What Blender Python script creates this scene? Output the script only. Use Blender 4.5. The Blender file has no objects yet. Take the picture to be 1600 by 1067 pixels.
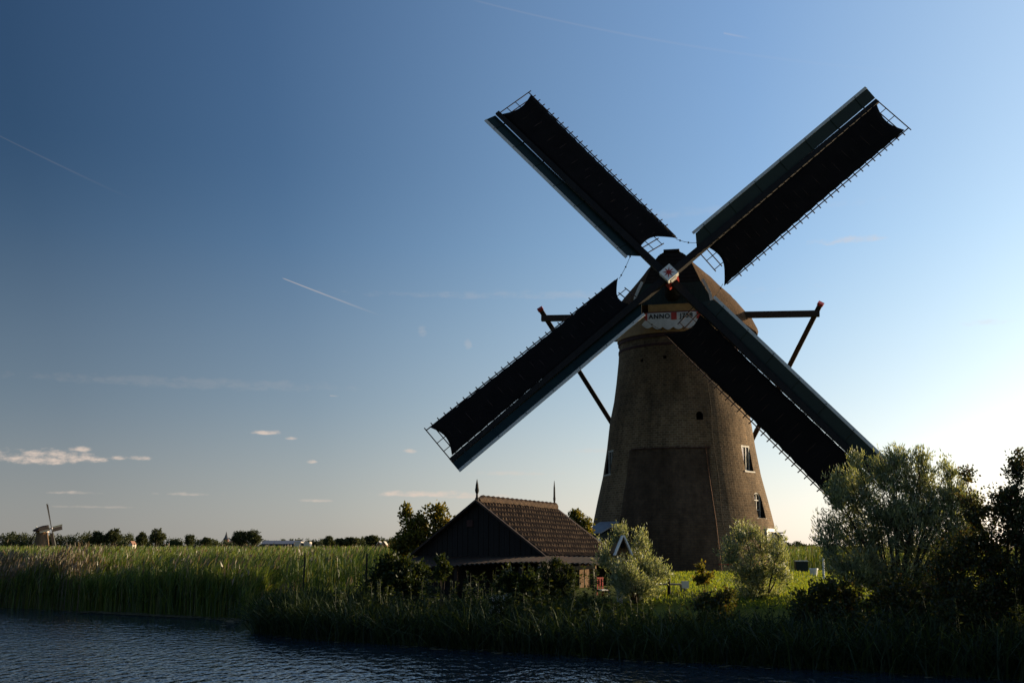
import bpy, math, random
import numpy as np
from mathutils import Vector, Matrix
rng = np.random.default_rng(7); random.seed(7)
R = math.radians
S = bpy.context.scene
COL = S.collection

# ------------------------------------------------------------------ camera, sky, sun, exposure
EYE = 2.0; FPX = 1800.0; HORIZON = 862.0
PITCH = math.atan((HORIZON-533.5)/FPX)
cd = bpy.data.cameras.new('camera'); cam = bpy.data.objects.new('camera', cd); COL.objects.link(cam)
cam.location = (0, 0, EYE); cam.rotation_euler = (math.pi/2+PITCH, 0, 0)
cd.sensor_width = 36; cd.lens = 36*FPX/1600; cd.clip_start = .1; cd.clip_end = 30000
S.camera = cam
SUN_AZ, SUN_EL = 67.0, 10.0          # degrees clockwise from +Y, degrees above the horizon
SKY_STRENGTH = .12; SUN_STRENGTH = 5.0
S.view_settings.view_transform = 'Standard'; S.view_settings.look = 'None'
S.view_settings.exposure = 0.6; S.view_settings.gamma = 1
sd = bpy.data.lights.new('sun', 'SUN'); sun = bpy.data.objects.new('sun', sd); COL.objects.link(sun)
sd.energy = SUN_STRENGTH; sd.angle = R(.5); sd.color = (1, .77, .47)
sv = Vector((math.sin(R(SUN_AZ))*math.cos(R(SUN_EL)), math.cos(R(SUN_AZ))*math.cos(R(SUN_EL)), math.sin(R(SUN_EL))))
sun.rotation_euler = sv.to_track_quat('Z', 'Y').to_euler(); sun.location = (60, 20, 30)
W = bpy.data.worlds.new('World'); S.world = W; W.use_nodes = True

def pix_dir(px, py):
    c, s = math.cos(PITCH), math.sin(PITCH)
    a, b = (px-800)/FPX, (533.5-py)/FPX
    return Vector((a, c-b*s, s+b*c))
def at(px, py, Y):
    d = pix_dir(px, py); t = Y/d.y
    return Vector((d.x*t, Y, EYE+d.z*t))
def azel(px, py):
    d = pix_dir(px, py).normalized()
    return math.degrees(math.atan2(d.x, d.y)), math.degrees(math.asin(d.z))

def world():
    nt = W.node_tree; N = nt.nodes; L = nt.links; N.clear()
    out = N.new('ShaderNodeOutputWorld'); bg = N.new('ShaderNodeBackground'); bg.inputs[1].default_value = SKY_STRENGTH
    sky = N.new('ShaderNodeTexSky'); sky.sky_type = 'NISHITA'; sky.sun_disc = False
    sky.sun_elevation = R(SUN_EL); sky.sun_rotation = R(SUN_AZ)
    sky.air_density = 1.0; sky.dust_density = .3; sky.ozone_density = 3.0
    def m(op, a, b=None, c=None):
        n = N.new('ShaderNodeMath'); n.operation = op
        for i, v in enumerate((a, b, c)):
            if v is None: continue
            if isinstance(v, (int, float)): n.inputs[i].default_value = v
            else: L.new(v, n.inputs[i])
        return n.outputs[0]
    tc = N.new('ShaderNodeTexCoord'); sp = N.new('ShaderNodeSeparateXYZ'); L.new(tc.outputs['Generated'], sp.inputs[0])
    u = m('MULTIPLY', m('ARCTAN2', sp.outputs[0], sp.outputs[1]), 180/math.pi)
    v = m('MULTIPLY', m('ARCSINE', sp.outputs[2]), 180/math.pi)
    cx = N.new('ShaderNodeCombineXYZ'); L.new(u, cx.inputs[0]); L.new(m('MULTIPLY', v, 2.2), cx.inputs[1])
    def noise(scale, det=6):
        n = N.new('ShaderNodeTexNoise'); n.inputs['Scale'].default_value = scale; n.inputs['Detail'].default_value = det
        n.inputs['Roughness'].default_value = .62; L.new(cx.outputs[0], n.inputs['Vector']); return n.outputs['Fac']
    n1 = noise(1.1); n2 = noise(.35, 3)
    def step(x, a, b):
        n = N.new('ShaderNodeMapRange'); n.interpolation_type = 'SMOOTHSTEP'
        n.inputs['From Min'].default_value = a; n.inputs['From Max'].default_value = b
        L.new(x, n.inputs['Value']); return n.outputs[0]
    tot = None
    # small low clouds: pixel centre, half width, half height, strength
    for px, py, a, b, k in ((70,716,112,16,1.0),(660,520,9,16,.14),(731,538,7,12,.14),(900,462,420,10,.10),(300,600,300,14,.07),(1150,330,300,12,.07),(128,702,24,6,.8),(205,716,46,5,.8),(416,676,30,5,.75),(455,685,13,4,.7),
            (488,722,12,4,.7),(665,772,95,7,.75),(740,776,70,5,.5),(118,770,45,4,.45),(495,782,36,4,.45),(290,772,60,4,.35),
            (800,740,90,5,.25),(640,705,14,5,.6),(150,792,80,3,.25),(1330,376,85,9,.34),(930,705,60,6,.25),(1540,505,60,7,.2),(60,205,260,70,.0)):
        if k == 0: continue
        u0, v0 = azel(px, py); u1, _ = azel(px+a, py); _, v1 = azel(px, py-b)
        du = m('DIVIDE', m('SUBTRACT', u, u0), u1-u0); dv = m('DIVIDE', m('SUBTRACT', v, v0), v1-v0)
        dv = m('MULTIPLY', dv, m('ADD', 1.0, m('MULTIPLY', m('LESS_THAN', dv, 0), .5)))
        d = m('ADD', m('MULTIPLY', du, du), m('MULTIPLY', dv, dv))
        f = m('ADD', m('SUBTRACT', 1.0, d), m('MULTIPLY', m('SUBTRACT', n1, .5), 3.6))
        f = m('MULTIPLY', step(f, .1, 1.5), k)
        tot = f if tot is None else m('MAXIMUM', tot, f)
    # vapour trails: start pixel, end pixel, half width (px) at start and end, strength
    for x0, y0, x1, y1, w0, w1, k in ((440,434,605,497,1.0,2.4,.42),(-10,208,225,320,1.0,2.5,.06),(730,-2,1600,125,2.0,4.0,.05),
            (515,618,532,619,1.0,1.0,.35),(1130,52,1180,62,2.0,2.5,.15)):
        a0 = Vector(azel(x0, y0)); a1 = Vector(azel(x1, y1)); t = a1-a0; ln = t.length; t /= ln
        x = m('SUBTRACT', u, a0.x); y = m('SUBTRACT', v, a0.y)
        al = m('DIVIDE', m('ADD', m('MULTIPLY', x, t.x), m('MULTIPLY', y, t.y)), ln)
        ac = m('ABSOLUTE', m('SUBTRACT', m('MULTIPLY', x, t.y), m('MULTIPLY', y, t.x)))
        wd = m('MULTIPLY', m('ADD', w0, m('MULTIPLY', al, w1-w0)), .0318)
        prof = m('MAXIMUM', m('SUBTRACT', 1.0, m('DIVIDE', ac, wd)), 0.0)
        ends = m('MULTIPLY', step(al, 0, .03), m('SUBTRACT', 1.0, step(al, .25, 1.0)))
        f = m('MULTIPLY', m('MULTIPLY', prof, ends), m('MULTIPLY', m('ADD', n2, .5), k))
        tot = m('MAXIMUM', tot, f)
    # forward scattering by the evening haze: the sky is brighter and whiter towards the sun, darker at right angles to it
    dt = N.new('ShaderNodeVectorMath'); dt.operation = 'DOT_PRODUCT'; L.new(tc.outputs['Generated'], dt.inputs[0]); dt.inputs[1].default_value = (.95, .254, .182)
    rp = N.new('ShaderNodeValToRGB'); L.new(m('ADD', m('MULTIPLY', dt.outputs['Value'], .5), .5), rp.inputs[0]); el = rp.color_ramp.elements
    stops = ((135, (.46,.50,.56)), (100, (.20,.245,.285)), (95, (.225,.27,.32)), (84, (.42,.455,.51)), (72, (.88,.81,.80)), (61, (1.2,1.06,1.02)), (50, (1.75,1.36,1.13)), (20, (2.5,1.8,1.35)))  # first stop: unseen sky behind the camera, raised as added fill for the shade
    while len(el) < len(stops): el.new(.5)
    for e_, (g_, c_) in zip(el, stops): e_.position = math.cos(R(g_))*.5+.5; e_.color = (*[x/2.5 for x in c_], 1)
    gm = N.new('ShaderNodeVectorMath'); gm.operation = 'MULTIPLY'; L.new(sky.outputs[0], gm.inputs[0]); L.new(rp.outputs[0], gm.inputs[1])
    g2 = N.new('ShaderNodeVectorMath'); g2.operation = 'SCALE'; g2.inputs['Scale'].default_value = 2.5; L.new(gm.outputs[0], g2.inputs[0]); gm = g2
    # low haze takes the colour out of the sky near the horizon
    hz = N.new('ShaderNodeMapRange'); L.new(v, hz.inputs['Value']); hz.inputs['From Min'].default_value = 0; hz.inputs['From Max'].default_value = 15
    hz.inputs['To Min'].default_value = .62; hz.inputs['To Max'].default_value = .0
    bw = N.new('ShaderNodeRGBToBW'); L.new(gm.outputs[0], bw.inputs[0])
    wm = N.new('ShaderNodeMapRange'); L.new(v, wm.inputs['Value']); wm.inputs['From Min'].default_value = 0; wm.inputs['From Max'].default_value = 12
    wc = N.new('ShaderNodeMix'); wc.data_type = 'RGBA'; L.new(wm.outputs[0], wc.inputs[0]); wc.inputs[6].default_value = (1.1, .98, .92, 1); wc.inputs[7].default_value = (.94, 1.0, 1.08, 1)
    hv = N.new('ShaderNodeVectorMath'); hv.operation = 'SCALE'; L.new(wc.outputs[2], hv.inputs[0]); L.new(bw.outputs[0], hv.inputs['Scale'])
    hm = N.new('ShaderNodeMix'); hm.data_type = 'RGBA'; L.new(hz.outputs[0], hm.inputs[0]); L.new(gm.outputs[0], hm.inputs[6]); L.new(hv.outputs[0], hm.inputs[7])
    eb = N.new('ShaderNodeMapRange'); L.new(v, eb.inputs['Value']); eb.inputs['From Min'].default_value = 3; eb.inputs['From Max'].default_value = 30
    eb.inputs['To Min'].default_value = .90; eb.inputs['To Max'].default_value = 1.27
    g3 = N.new('ShaderNodeVectorMath'); g3.operation = 'SCALE'; L.new(hm.outputs[2], g3.inputs[0]); L.new(eb.outputs[0], g3.inputs['Scale'])
    lo = step(v, 20, 1); la = N.new('ShaderNodeVectorMath'); la.operation = 'SCALE'; la.inputs[0].default_value = (.56, .70, .86); L.new(lo, la.inputs['Scale'])
    gm = N.new('ShaderNodeVectorMath'); gm.operation = 'ADD'; L.new(g3.outputs[0], gm.inputs[0]); L.new(la.outputs[0], gm.inputs[1])
    lw_ = step(v, 8, 0); lb = N.new('ShaderNodeVectorMath'); lb.operation = 'SCALE'; lb.inputs[0].default_value = (.46, .28, .10); L.new(lw_, lb.inputs['Scale'])
    g4 = N.new('ShaderNodeVectorMath'); g4.operation = 'ADD'; L.new(gm.outputs[0], g4.inputs[0]); L.new(lb.outputs[0], g4.inputs[1]); gm = g4
    mx = N.new('ShaderNodeMix'); mx.data_type = 'RGBA'
    L.new(tot, mx.inputs[0]); L.new(gm.outputs[0], mx.inputs[6]); mx.inputs[7].default_value = (4.2, 3.4, 2.85, 1)
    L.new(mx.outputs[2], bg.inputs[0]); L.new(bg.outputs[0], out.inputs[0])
world()

# ------------------------------------------------------------------ object helpers
def link(o, parent=None):
    COL.objects.link(o)
    if parent is not None: o.parent = parent
    return o
def tag(o, label=None, cat=None, group=None, kind=None):
    for k, v in (('label', label), ('category', cat), ('group', group), ('kind', kind)):
        if v: o[k] = v
    return o
def empty(name, loc, rz=0, label=None, cat=None, group=None):
    o = bpy.data.objects.new(name, None); link(o); o.location = loc; o.rotation_euler = (0, 0, rz)
    o.empty_display_size = .3
    return tag(o, label, cat, group)
def copy_tree(o, parent=None):
    c = o.copy(); link(c)
    if parent is not None: c.parent = parent
    for ch in list(o.children): copy_tree(ch, c)
    return c
def np_mesh(name, verts, quads=None, tris=None, smooth=False):
    me = bpy.data.meshes.new(name); verts = np.asarray(verts, np.float32)
    nq = 0 if quads is None else len(quads); n3 = 0 if tris is None else len(tris)
    me.vertices.add(len(verts)); me.vertices.foreach_set('co', verts.ravel())
    li = np.concatenate([np.asarray(a, np.int32).ravel() for a in (quads, tris) if a is not None and len(a)])
    me.loops.add(len(li)); me.loops.foreach_set('vertex_index', li)
    tot = np.concatenate([np.full(nq, 4, np.int32), np.full(n3, 3, np.int32)])
    st = np.concatenate([[0], np.cumsum(tot)[:-1]]).astype(np.int32)
    me.polygons.add(len(tot)); me.polygons.foreach_set('loop_start', st); me.polygons.foreach_set('loop_total', tot)
    if smooth: me.polygons.foreach_set('use_smooth', np.ones(len(tot), bool))
    me.update(calc_edges=True); me.validate(); return me
def np_obj(name, me, mat, parent=None):
    me.materials.append(mat); o = bpy.data.objects.new(name, me); return link(o, parent)

class MB:
    """collects simple solids and links them as one mesh object"""
    def __init__(s): s.v = []; s.f = []
    def add(s, vs, fs):
        b = len(s.v); s.v += [tuple(v) for v in vs]; s.f += [tuple(i+b for i in f) for f in fs]; return s
    def box(s, c, size, ax=None):
        c = Vector(c); ax = ax or (Vector((1,0,0)), Vector((0,1,0)), Vector((0,0,1)))
        h = [Vector(a)*(d/2) for a, d in zip(ax, size)]
        vs = [c+h[0]*i+h[1]*j+h[2]*k for i in (-1,1) for j in (-1,1) for k in (-1,1)]
        return s.add(vs, [(0,1,3,2),(4,6,7,5),(0,4,5,1),(2,3,7,6),(0,2,6,4),(1,5,7,3)])
    def beam(s, p0, p1, w, h, up=(0,0,1), w1=None, h1=None):
        p0 = Vector(p0); p1 = Vector(p1); d = (p1-p0).normalized(); x = d.cross(Vector(up)).normalized(); y = x.cross(d)
        w1 = w if w1 is None else w1; h1 = h if h1 is None else h1
        vs = [p+x*(a*i/2)+y*(b*j/2) for p, a, b in ((p0,w,h),(p1,w1,h1)) for i, j in ((-1,-1),(1,-1),(1,1),(-1,1))]
        return s.add(vs, [(3,2,1,0),(4,5,6,7),(0,1,5,4),(1,2,6,5),(2,3,7,6),(3,0,4,7)])
    def tube(s, pts, rad, n=6):
        pts = [Vector(p) for p in pts]; b = []; rad = rad if isinstance(rad, (list, tuple)) else [rad]*len(pts)
        vs = []; fs = []
        for i, p in enumerate(pts):
            d = (pts[min(i+1, len(pts)-1)]-pts[max(i-1, 0)]).normalized()
            x = d.orthogonal().normalized() if i == 0 else (x-d*x.dot(d)).normalized()
            y = d.cross(x)
            vs += [p+(x*math.cos(2*math.pi*k/n)+y*math.sin(2*math.pi*k/n))*rad[i] for k in range(n)]
        for i in range(len(pts)-1):
            for k in range(n): fs.append((i*n+k, i*n+(k+1)%n, (i+1)*n+(k+1)%n, (i+1)*n+k))
        fs.append(tuple(range(n-1, -1, -1))); fs.append(tuple((len(pts)-1)*n+k for k in range(n)))
        return s.add(vs, fs)
    def lathe(s, prof, n=48, c=(0,0,0), caps=True, a0=0, a1=2*math.pi):
        full = abs(a1-a0-2*math.pi) < 1e-6; m = n if full else n+1; c = Vector(c); vs = []; fs = []
        for r, z in prof:
            vs += [c+Vector((r*math.cos(a0+(a1-a0)*k/n), r*math.sin(a0+(a1-a0)*k/n), z)) for k in range(m)]
        for i in range(len(prof)-1):
            for k in range(n):
                k1 = (k+1) % m; fs.append((i*m+k, i*m+k1, (i+1)*m+k1, (i+1)*m+k))
        if caps: fs.append(tuple(range(m-1, -1, -1))); fs.append(tuple((len(prof)-1)*m+k for k in range(m)))
        return s.add(vs, fs)
    def prism(s, poly, thick, o, ax):
        """extruded outline: poly in (u, v) on axes ax[0], ax[1] from origin o, thickness along ax[2]"""
        o = Vector(o); a, b, c = (Vector(t) for t in ax); n = len(poly)
        vs = [o+a*u+b*v+c*k for k in (-thick/2, thick/2) for u, v in poly]
        fs = [tuple(range(n-1, -1, -1)), tuple(range(n, 2*n))]+[(i, (i+1) % n, n+(i+1) % n, n+i) for i in range(n)]
        return s.add(vs, fs)
    def build(s, name, mat, parent=None, smooth=False, bevel=0):
        me = bpy.data.meshes.new(name); me.from_pydata(s.v, [], s.f); me.update(); me.materials.append(mat)
        import bmesh
        bm = bmesh.new(); bm.from_mesh(me); bmesh.ops.recalc_face_normals(bm, faces=bm.faces)
        if bevel: bmesh.ops.bevel(bm, geom=bm.edges[:], offset=bevel, segments=2, affect='EDGES', clamp_overlap=True)
        bm.to_mesh(me); bm.free()
        o = bpy.data.objects.new(name, me); link(o, parent)
        if smooth: me.polygons.foreach_set('use_smooth', [True]*len(me.polygons))
        return o
def bake(o, mods=True):
    dg = bpy.context.evaluated_depsgraph_get(); ev = o.evaluated_get(dg)
    me = bpy.data.meshes.new_from_object(ev); o.modifiers.clear(); o.data = me; return o

# ------------------------------------------------------------------ materials
class NT:
    def __init__(s, name):
        s.m = bpy.data.materials.new(name); s.m.use_nodes = True; s.t = s.m.node_tree; s.t.nodes.clear()
        s.out = s.n('ShaderNodeOutputMaterial')
    def n(s, typ, **kw):
        n = s.t.nodes.new(typ)
        for k, v in kw.items(): setattr(n, k, v)
        return n
    def l(s, a, b): s.t.links.new(a, b)
    def set(s, sock, v):
        if hasattr(v, 'links') or isinstance(v, bpy.types.NodeSocket): s.l(v, sock)
        else: sock.default_value = v
    def math(s, op, a, b=0.0):
        n = s.n('ShaderNodeMath', operation=op); s.set(n.inputs[0], a); s.set(n.inputs[1], b); return n.outputs[0]
    def coord(s, k='Object', scale=None):
        c = s.n('ShaderNodeTexCoord').outputs[k]
        if scale:
            mp = s.n('ShaderNodeMapping'); mp.inputs['Scale'].default_value = scale; s.l(c, mp.inputs[0]); c = mp.outputs[0]
        return c
    def noise(s, vec, scale, det=5, rough=.6):
        n = s.n('ShaderNodeTexNoise'); n.inputs['Scale'].default_value = scale; n.inputs['Detail'].default_value = det
        n.inputs['Roughness'].default_value = rough
        if vec is not None: s.l(vec, n.inputs['Vector'])
        return n.outputs['Fac']
    def ramp(s, fac, stops):
        r = s.n('ShaderNodeValToRGB'); e = r.color_ramp.elements
        while len(e) < len(stops): e.new(.5)
        for el, (p, c) in zip(e, stops): el.position = p; el.color = (*c, 1)
        s.l(fac, r.inputs[0]); return r.outputs[0]
    def mix(s, fac, a, b, mode='MIX'):
        n = s.n('ShaderNodeMix', data_type='RGBA', blend_type=mode)
        s.set(n.inputs[0], fac)
        for i, v in ((6, a), (7, b)): s.set(n.inputs[i], (*v, 1) if isinstance(v, tuple) and len(v) == 3 else v)
        return n.outputs[2]
    def bump(s, h, strength=.4, dist=.02):
        b = s.n('ShaderNodeBump'); b.inputs['Strength'].default_value = strength; b.inputs['Distance'].default_value = dist
        s.l(h, b.inputs['Height']); return b.outputs[0]
    def bsdf(s, col, rough=.8, normal=None, spec=.3, metal=0):
        p = s.n('ShaderNodeBsdfPrincipled'); s.set(p.inputs['Base Color'], (*col, 1) if isinstance(col, tuple) and len(col) == 3 else col)
        s.set(p.inputs['Roughness'], rough); p.inputs['Specular IOR Level'].default_value = spec; p.inputs['Metallic'].default_value = metal
        if normal is not None: s.l(normal, p.inputs['Normal'])
        s.l(p.outputs[0], s.out.inputs[0]); return s.m

def paint(name, c, rough=.55, var=.35, sc=3.0, bump=.15, spec=.3, grain=None):
    t = NT(name); co = t.coord('Object', grain) if grain else t.coord()
    f = t.noise(co, sc); col = t.ramp(f, [(.25, tuple(x*(1-var) for x in c)), (.75, tuple(min(1, x*(1+var)) for x in c))])
    return t.bsdf(col, rough, t.bump(t.noise(co, sc*6), bump, .01), spec)

def leafmat(name, cols, trans=.35, rough=.6, gloss=.06):
    """thin leaves: colour picked per leaf, part of the light passes through"""
    t = NT(name); g = t.n('ShaderNodeNewGeometry').outputs['Random Per Island']
    k = len(cols); col = t.ramp(g, [(i/max(1, k-1), c) for i, c in enumerate(cols)])
    d = t.n('ShaderNodeBsdfDiffuse'); t.l(col, d.inputs[0])
    tr = t.n('ShaderNodeBsdfTranslucent'); t.l(t.mix(1.0, col, (1.25, 1.1, .55), 'MULTIPLY'), tr.inputs[0])
    m1 = t.n('ShaderNodeMixShader'); m1.inputs[0].default_value = trans; t.l(d.outputs[0], m1.inputs[1]); t.l(tr.outputs[0], m1.inputs[2])
    if gloss:
        gl = t.n('ShaderNodeBsdfGlossy'); gl.inputs['Roughness'].default_value = .5; gl.inputs[0].default_value = (.8, .85, .9, 1)
        m2 = t.n('ShaderNodeMixShader'); m2.inputs[0].default_value = gloss; t.l(m1.outputs[0], m2.inputs[1]); t.l(gl.outputs[0], m2.inputs[2]); m1 = m2
    t.l(m1.outputs[0], t.out.inputs[0]); return t.m

def brickmat(name, c1, c2, mortar, stain=.5, row=.115, wid=.28):
    t = NT(name); co = t.coord(); sp = t.n('ShaderNodeSeparateXYZ'); t.l(co, sp.inputs[0])
    u = t.math('MULTIPLY', t.math('ARCTAN2', sp.outputs[1], sp.outputs[0]), 4.0)
    wob = t.math('MULTIPLY', t.math('SUBTRACT', t.noise(co, .8, 3), .5), .1)
    v = t.math('ADD', sp.outputs[2], wob)
    cx = t.n('ShaderNodeCombineXYZ'); t.l(u, cx.inputs[0]); t.l(v, cx.inputs[1])
    b = t.n('ShaderNodeTexBrick'); t.l(cx.outputs[0], b.inputs['Vector'])
    b.inputs['Scale'].default_value = 1; b.inputs['Brick Width'].default_value = wid; b.inputs['Row Height'].default_value = row
    b.inputs['Mortar Size'].default_value = .018; b.inputs['Mortar Smooth'].default_value = .3; b.inputs['Bias'].default_value = -.1
    b.inputs['Color1'].default_value = (*c1, 1); b.inputs['Color2'].default_value = (*c2, 1); b.inputs['Mortar'].default_value = (*mortar, 1)
    big = t.noise(t.coord('Object', (1, 1, .45)), .55, 6, .65); mid = t.noise(co, 3.5, 5, .7)
    st = t.ramp(big, [(.32, (1-stain,)*3), (.62, (1.12,)*3)])
    col = t.mix(1.0, b.outputs['Color'], st, 'MULTIPLY')
    sk = t.noise(t.coord('Object', (1, 1, .07)), 2.6, 5, .7)
    col = t.mix(1.0, col, t.ramp(sk, [(.3, (.68, .66, .63)), (.55, (1.0,)*3), (.75, (1.2, 1.15, 1.08))]), 'MULTIPLY')
    col = t.mix(1.0, col, t.ramp(mid, [(.25, (.6, .58, .56)), (.75, (1.3, 1.27, 1.2))]), 'MULTIPLY')
    h = t.math('ADD', t.math('MULTIPLY', b.outputs['Fac'], -1.0), t.math('MULTIPLY', t.noise(co, 12, 4), .9))
    return t.bsdf(col, .9, t.bump(h, .8, .013), .15)

M = {}
M['brick'] = brickmat('mill brick', (.17, .112, .063), (.1, .067, .039), (.22, .168, .112))
M['tar_brick'] = brickmat('tarred brick', (.085, .056, .036), (.11, .072, .045), (.07, .052, .04), .6)
M['brick_pale'] = brickmat('pale brick', (.2, .125, .07), (.16, .1, .055), (.18, .14, .1), .3)
M['band'] = paint('dark red brick', (.05, .022, .018), .85, .4, 6)
M['white'] = paint('white paint', (.72, .7, .66), .5, .08, 4, .1)
M['offwhite'] = paint('weathered white paint', (.5, .49, .46), .6, .18, 5, .2)
M['ochre'] = paint('ochre paint', (.26, .145, .042), .6, .25, 4)
M['oldwhite'] = paint('greyed white paint', (.36, .35, .32), .65, .25, 7, .25)
M['red'] = paint('red paint', (.34, .028, .018), .5, .25, 5)
M['darkred'] = paint('dark red paint', (.09, .014, .01), .55, .3, 5)
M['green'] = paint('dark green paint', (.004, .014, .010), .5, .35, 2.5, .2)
M['green2'] = paint('blackish green paint', (.008, .016, .013), .6, .3, 3, .2)
M['blackwood'] = paint('tarred timber', (.012, .010, .009), .7, .4, 4, .4, .2, (1, 1, .15))
M['spar'] = paint('dark brown timber', (.03, .018, .012), .65, .4, 5, .3, .25)
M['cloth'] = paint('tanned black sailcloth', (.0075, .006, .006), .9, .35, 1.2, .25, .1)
M['lath'] = paint('lattice timber', (.045, .022, .014), .7, .3, 6)
M['rope'] = paint('rope', (.05, .04, .03), .9, .2, 8)
M['letter'] = paint('black lettering', (.02, .018, .015), .6, .1, 5)
M['hole'] = paint('dark opening', (.004, .0035, .003), .95, .2, 3)
M['rust'] = paint('rusty metal', (.16, .06, .025), .75, .5, 7, .4)
M['lead'] = paint('grey lead sheet', (.2, .2, .21), .5, .25, 3)
M['tile'] = paint('clay roof tile', (.062, .036, .02), .8, .65, 7, .4, .15)
M['plank'] = paint('weathered brown plank', (.17, .1, .05), .8, .4, 4, .5, .2, (6, 6, .6))
M['greyplank'] = paint('grey plank', (.2, .19, .17), .8, .3, 4, .4, .2, (.6, 6, 6))
M['bark'] = paint('bark', (.05, .036, .024), .9, .4, 8, .6)
M['farbark'] = paint('far bark', (.03, .022, .016), .9, .3, 3)
def glass():
    t = NT('window glass'); return t.bsdf((.02, .025, .03), .08, None, .6)
M['glass'] = glass()
def thatch():
    t = NT('thatch'); co = t.coord('Object', (1, 1, .25)); f = t.noise(co, 7, 6, .7); g = t.noise(t.coord(), .8, 4)
    col = t.mix(1.0, t.ramp(f, [(.2, (.035, .02, .011)), (.8, (.11, .065, .034))]), t.ramp(g, [(.3, (.6,)*3), (.7, (1.15,)*3)]), 'MULTIPLY')
    return t.bsdf(col, .95, t.bump(f, .8, .035), .1)
M['thatch'] = thatch()
def corrugated():
    t = NT('old corrugated sheet'); co = t.coord(); f = t.noise(co, 2.2, 6, .7)
    col = t.ramp(f, [(.3, (.014, .012, .01)), (.5, (.032, .023, .016)), (.7, (.06, .024, .011))])
    return t.bsdf(col, .8, t.bump(t.noise(co, 20), .3, .01), .25)
M['corr'] = corrugated()
def groundmat():
    t = NT('grass ground'); co = t.coord(); a = t.noise(co, .35, 6); b = t.noise(co, 5, 5, .7)
    col = t.mix(1.0, t.ramp(a, [(.3, (.1, .12, .02)), (.7, (.17, .175, .03))]), t.ramp(b, [(.2, (.55, .55, .5)), (.8, (1.3, 1.25, 1.1))]), 'MULTIPLY')
    return t.bsdf(col, .95, t.bump(b, .8, .06), .1)
M['ground'] = groundmat()
def watermat():
    t = NT('canal water'); co = t.coord('Object', (3.0, 1.25, 1))
    a = t.noise(co, 1.7, 2, .5); b = t.noise(co, 5.5, 2, .5); c = t.noise(t.coord(), .13, 3, .5)
    amp = t.ramp(c, [(.3, (.45,)*3), (.65, (1.0,)*3)])
    h = t.math('MULTIPLY', t.math('ADD', t.math('MULTIPLY', a, .9), t.math('MULTIPLY', b, .12)), amp)
    return t.bsdf((.014, .029, .048), .04, t.bump(h, 1.0, .092), .5)
M['water'] = watermat()
M['reed'] = leafmat('green reed', [(.03, .058, .009), (.055, .1, .014), (.09, .145, .018), (.14, .19, .026), (.18, .17, .045)], .45, gloss=.03)
M['dry'] = leafmat('dry reed', [(.1, .075, .045), (.16, .12, .07), (.21, .16, .1)], .3)
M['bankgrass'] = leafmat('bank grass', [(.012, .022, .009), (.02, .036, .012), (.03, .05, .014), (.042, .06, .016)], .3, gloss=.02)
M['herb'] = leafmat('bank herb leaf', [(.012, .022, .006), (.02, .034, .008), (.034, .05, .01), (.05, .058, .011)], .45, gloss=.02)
M['willow'] = leafmat('silver willow leaf', [(.11, .15, .06), (.18, .23, .105), (.27, .315, .17), (.38, .41, .27)], .6, gloss=.07)
M['thorn'] = leafmat('dark bush leaf', [(.025, .036, .01), (.042, .058, .014), (.07, .078, .018), (.11, .07, .022)], .5, gloss=.03)
M['shedtree'] = leafmat('autumn tinged leaf', [(.06, .07, .012), (.11, .115, .018), (.16, .15, .024), (.2, .14, .026)], .6, gloss=.02)
M['berry'] = paint('red berry', (.2, .03, .012), .35, .3, 20)
M['flower'] = paint('white flower', (.5, .48, .45), .8, .1, 20)
M['pinkflower'] = paint('pale pink flower', (.36, .29, .27), .8, .15, 20)
M['farleaf'] = leafmat('far tree leaf', [(.02, .03, .012), (.04, .055, .02), (.065, .08, .028), (.09, .095, .036)], .35, gloss=.02)
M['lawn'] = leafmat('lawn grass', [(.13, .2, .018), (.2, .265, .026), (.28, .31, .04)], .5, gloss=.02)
M['lily'] = paint('floating leaf', (.12, .095, .045), .6, .4, 10)

# ------------------------------------------------------------------ vegetation helpers (all vectorised)
def unit(a): return a/np.maximum(np.linalg.norm(a, axis=-1, keepdims=True), 1e-9)
def leaf_arrays(P, D, length, width, rg=rng):
    """diamond leaves at P growing along D"""
    n = len(P); D = unit(D); r = unit(rg.normal(size=(n, 3))); Sd = unit(np.cross(D, r)); Nn = np.cross(D, Sd)
    L = (np.broadcast_to(length, (n,))*rg.uniform(.7, 1.3, n))[:, None]; Wd = (np.broadcast_to(width, (n,))*rg.uniform(.75, 1.25, n))[:, None]
    V = np.stack([P, P+D*L*.45+Sd*Wd*.5+Nn*L*.06, P+D*L-Nn*L*.1, P+D*L*.45-Sd*Wd*.5+Nn*L*.06], 1).reshape(-1, 3)
    return V, np.arange(4*n).reshape(n, 4)
def blade_arrays(P, h, lean, width, rg=rng, bend=1.0):
    """tapered arching blades: base P, height h, horizontal lean vector (x, y) as a share of the height"""
    n = len(P); h = np.broadcast_to(h, (n,))[:, None]; a = rg.uniform(0, 2*math.pi, n)
    sd = np.stack([np.cos(a), np.sin(a), np.zeros(n)], 1); w = np.broadcast_to(width, (n,))[:, None]
    ln = np.concatenate([lean, np.zeros((n, 1))], 1); V = []
    for t, k in ((0, .8), (.4, 1.0), (.75, .7)):
        c = P+np.array([0, 0, 1.])*h*(t-.18*bend*np.linalg.norm(lean, axis=1, keepdims=True)*t*t)+ln*h*(t**1.8)
        V += [c-sd*w*.5*k, c+sd*w*.5*k]
    c = P+np.array([0, 0, 1.])*h*(1-.35*bend*np.linalg.norm(lean, axis=1, keepdims=True))+ln*h; V.append(c)
    V = np.stack(V, 1).reshape(-1, 3); b = (np.arange(n)*7)[:, None]
    q = np.concatenate([b+np.array([[0, 1, 3, 2]]), b+np.array([[2, 3, 5, 4]])]); t3 = b+np.array([[4, 5, 6]])
    return V, q, t3
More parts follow.
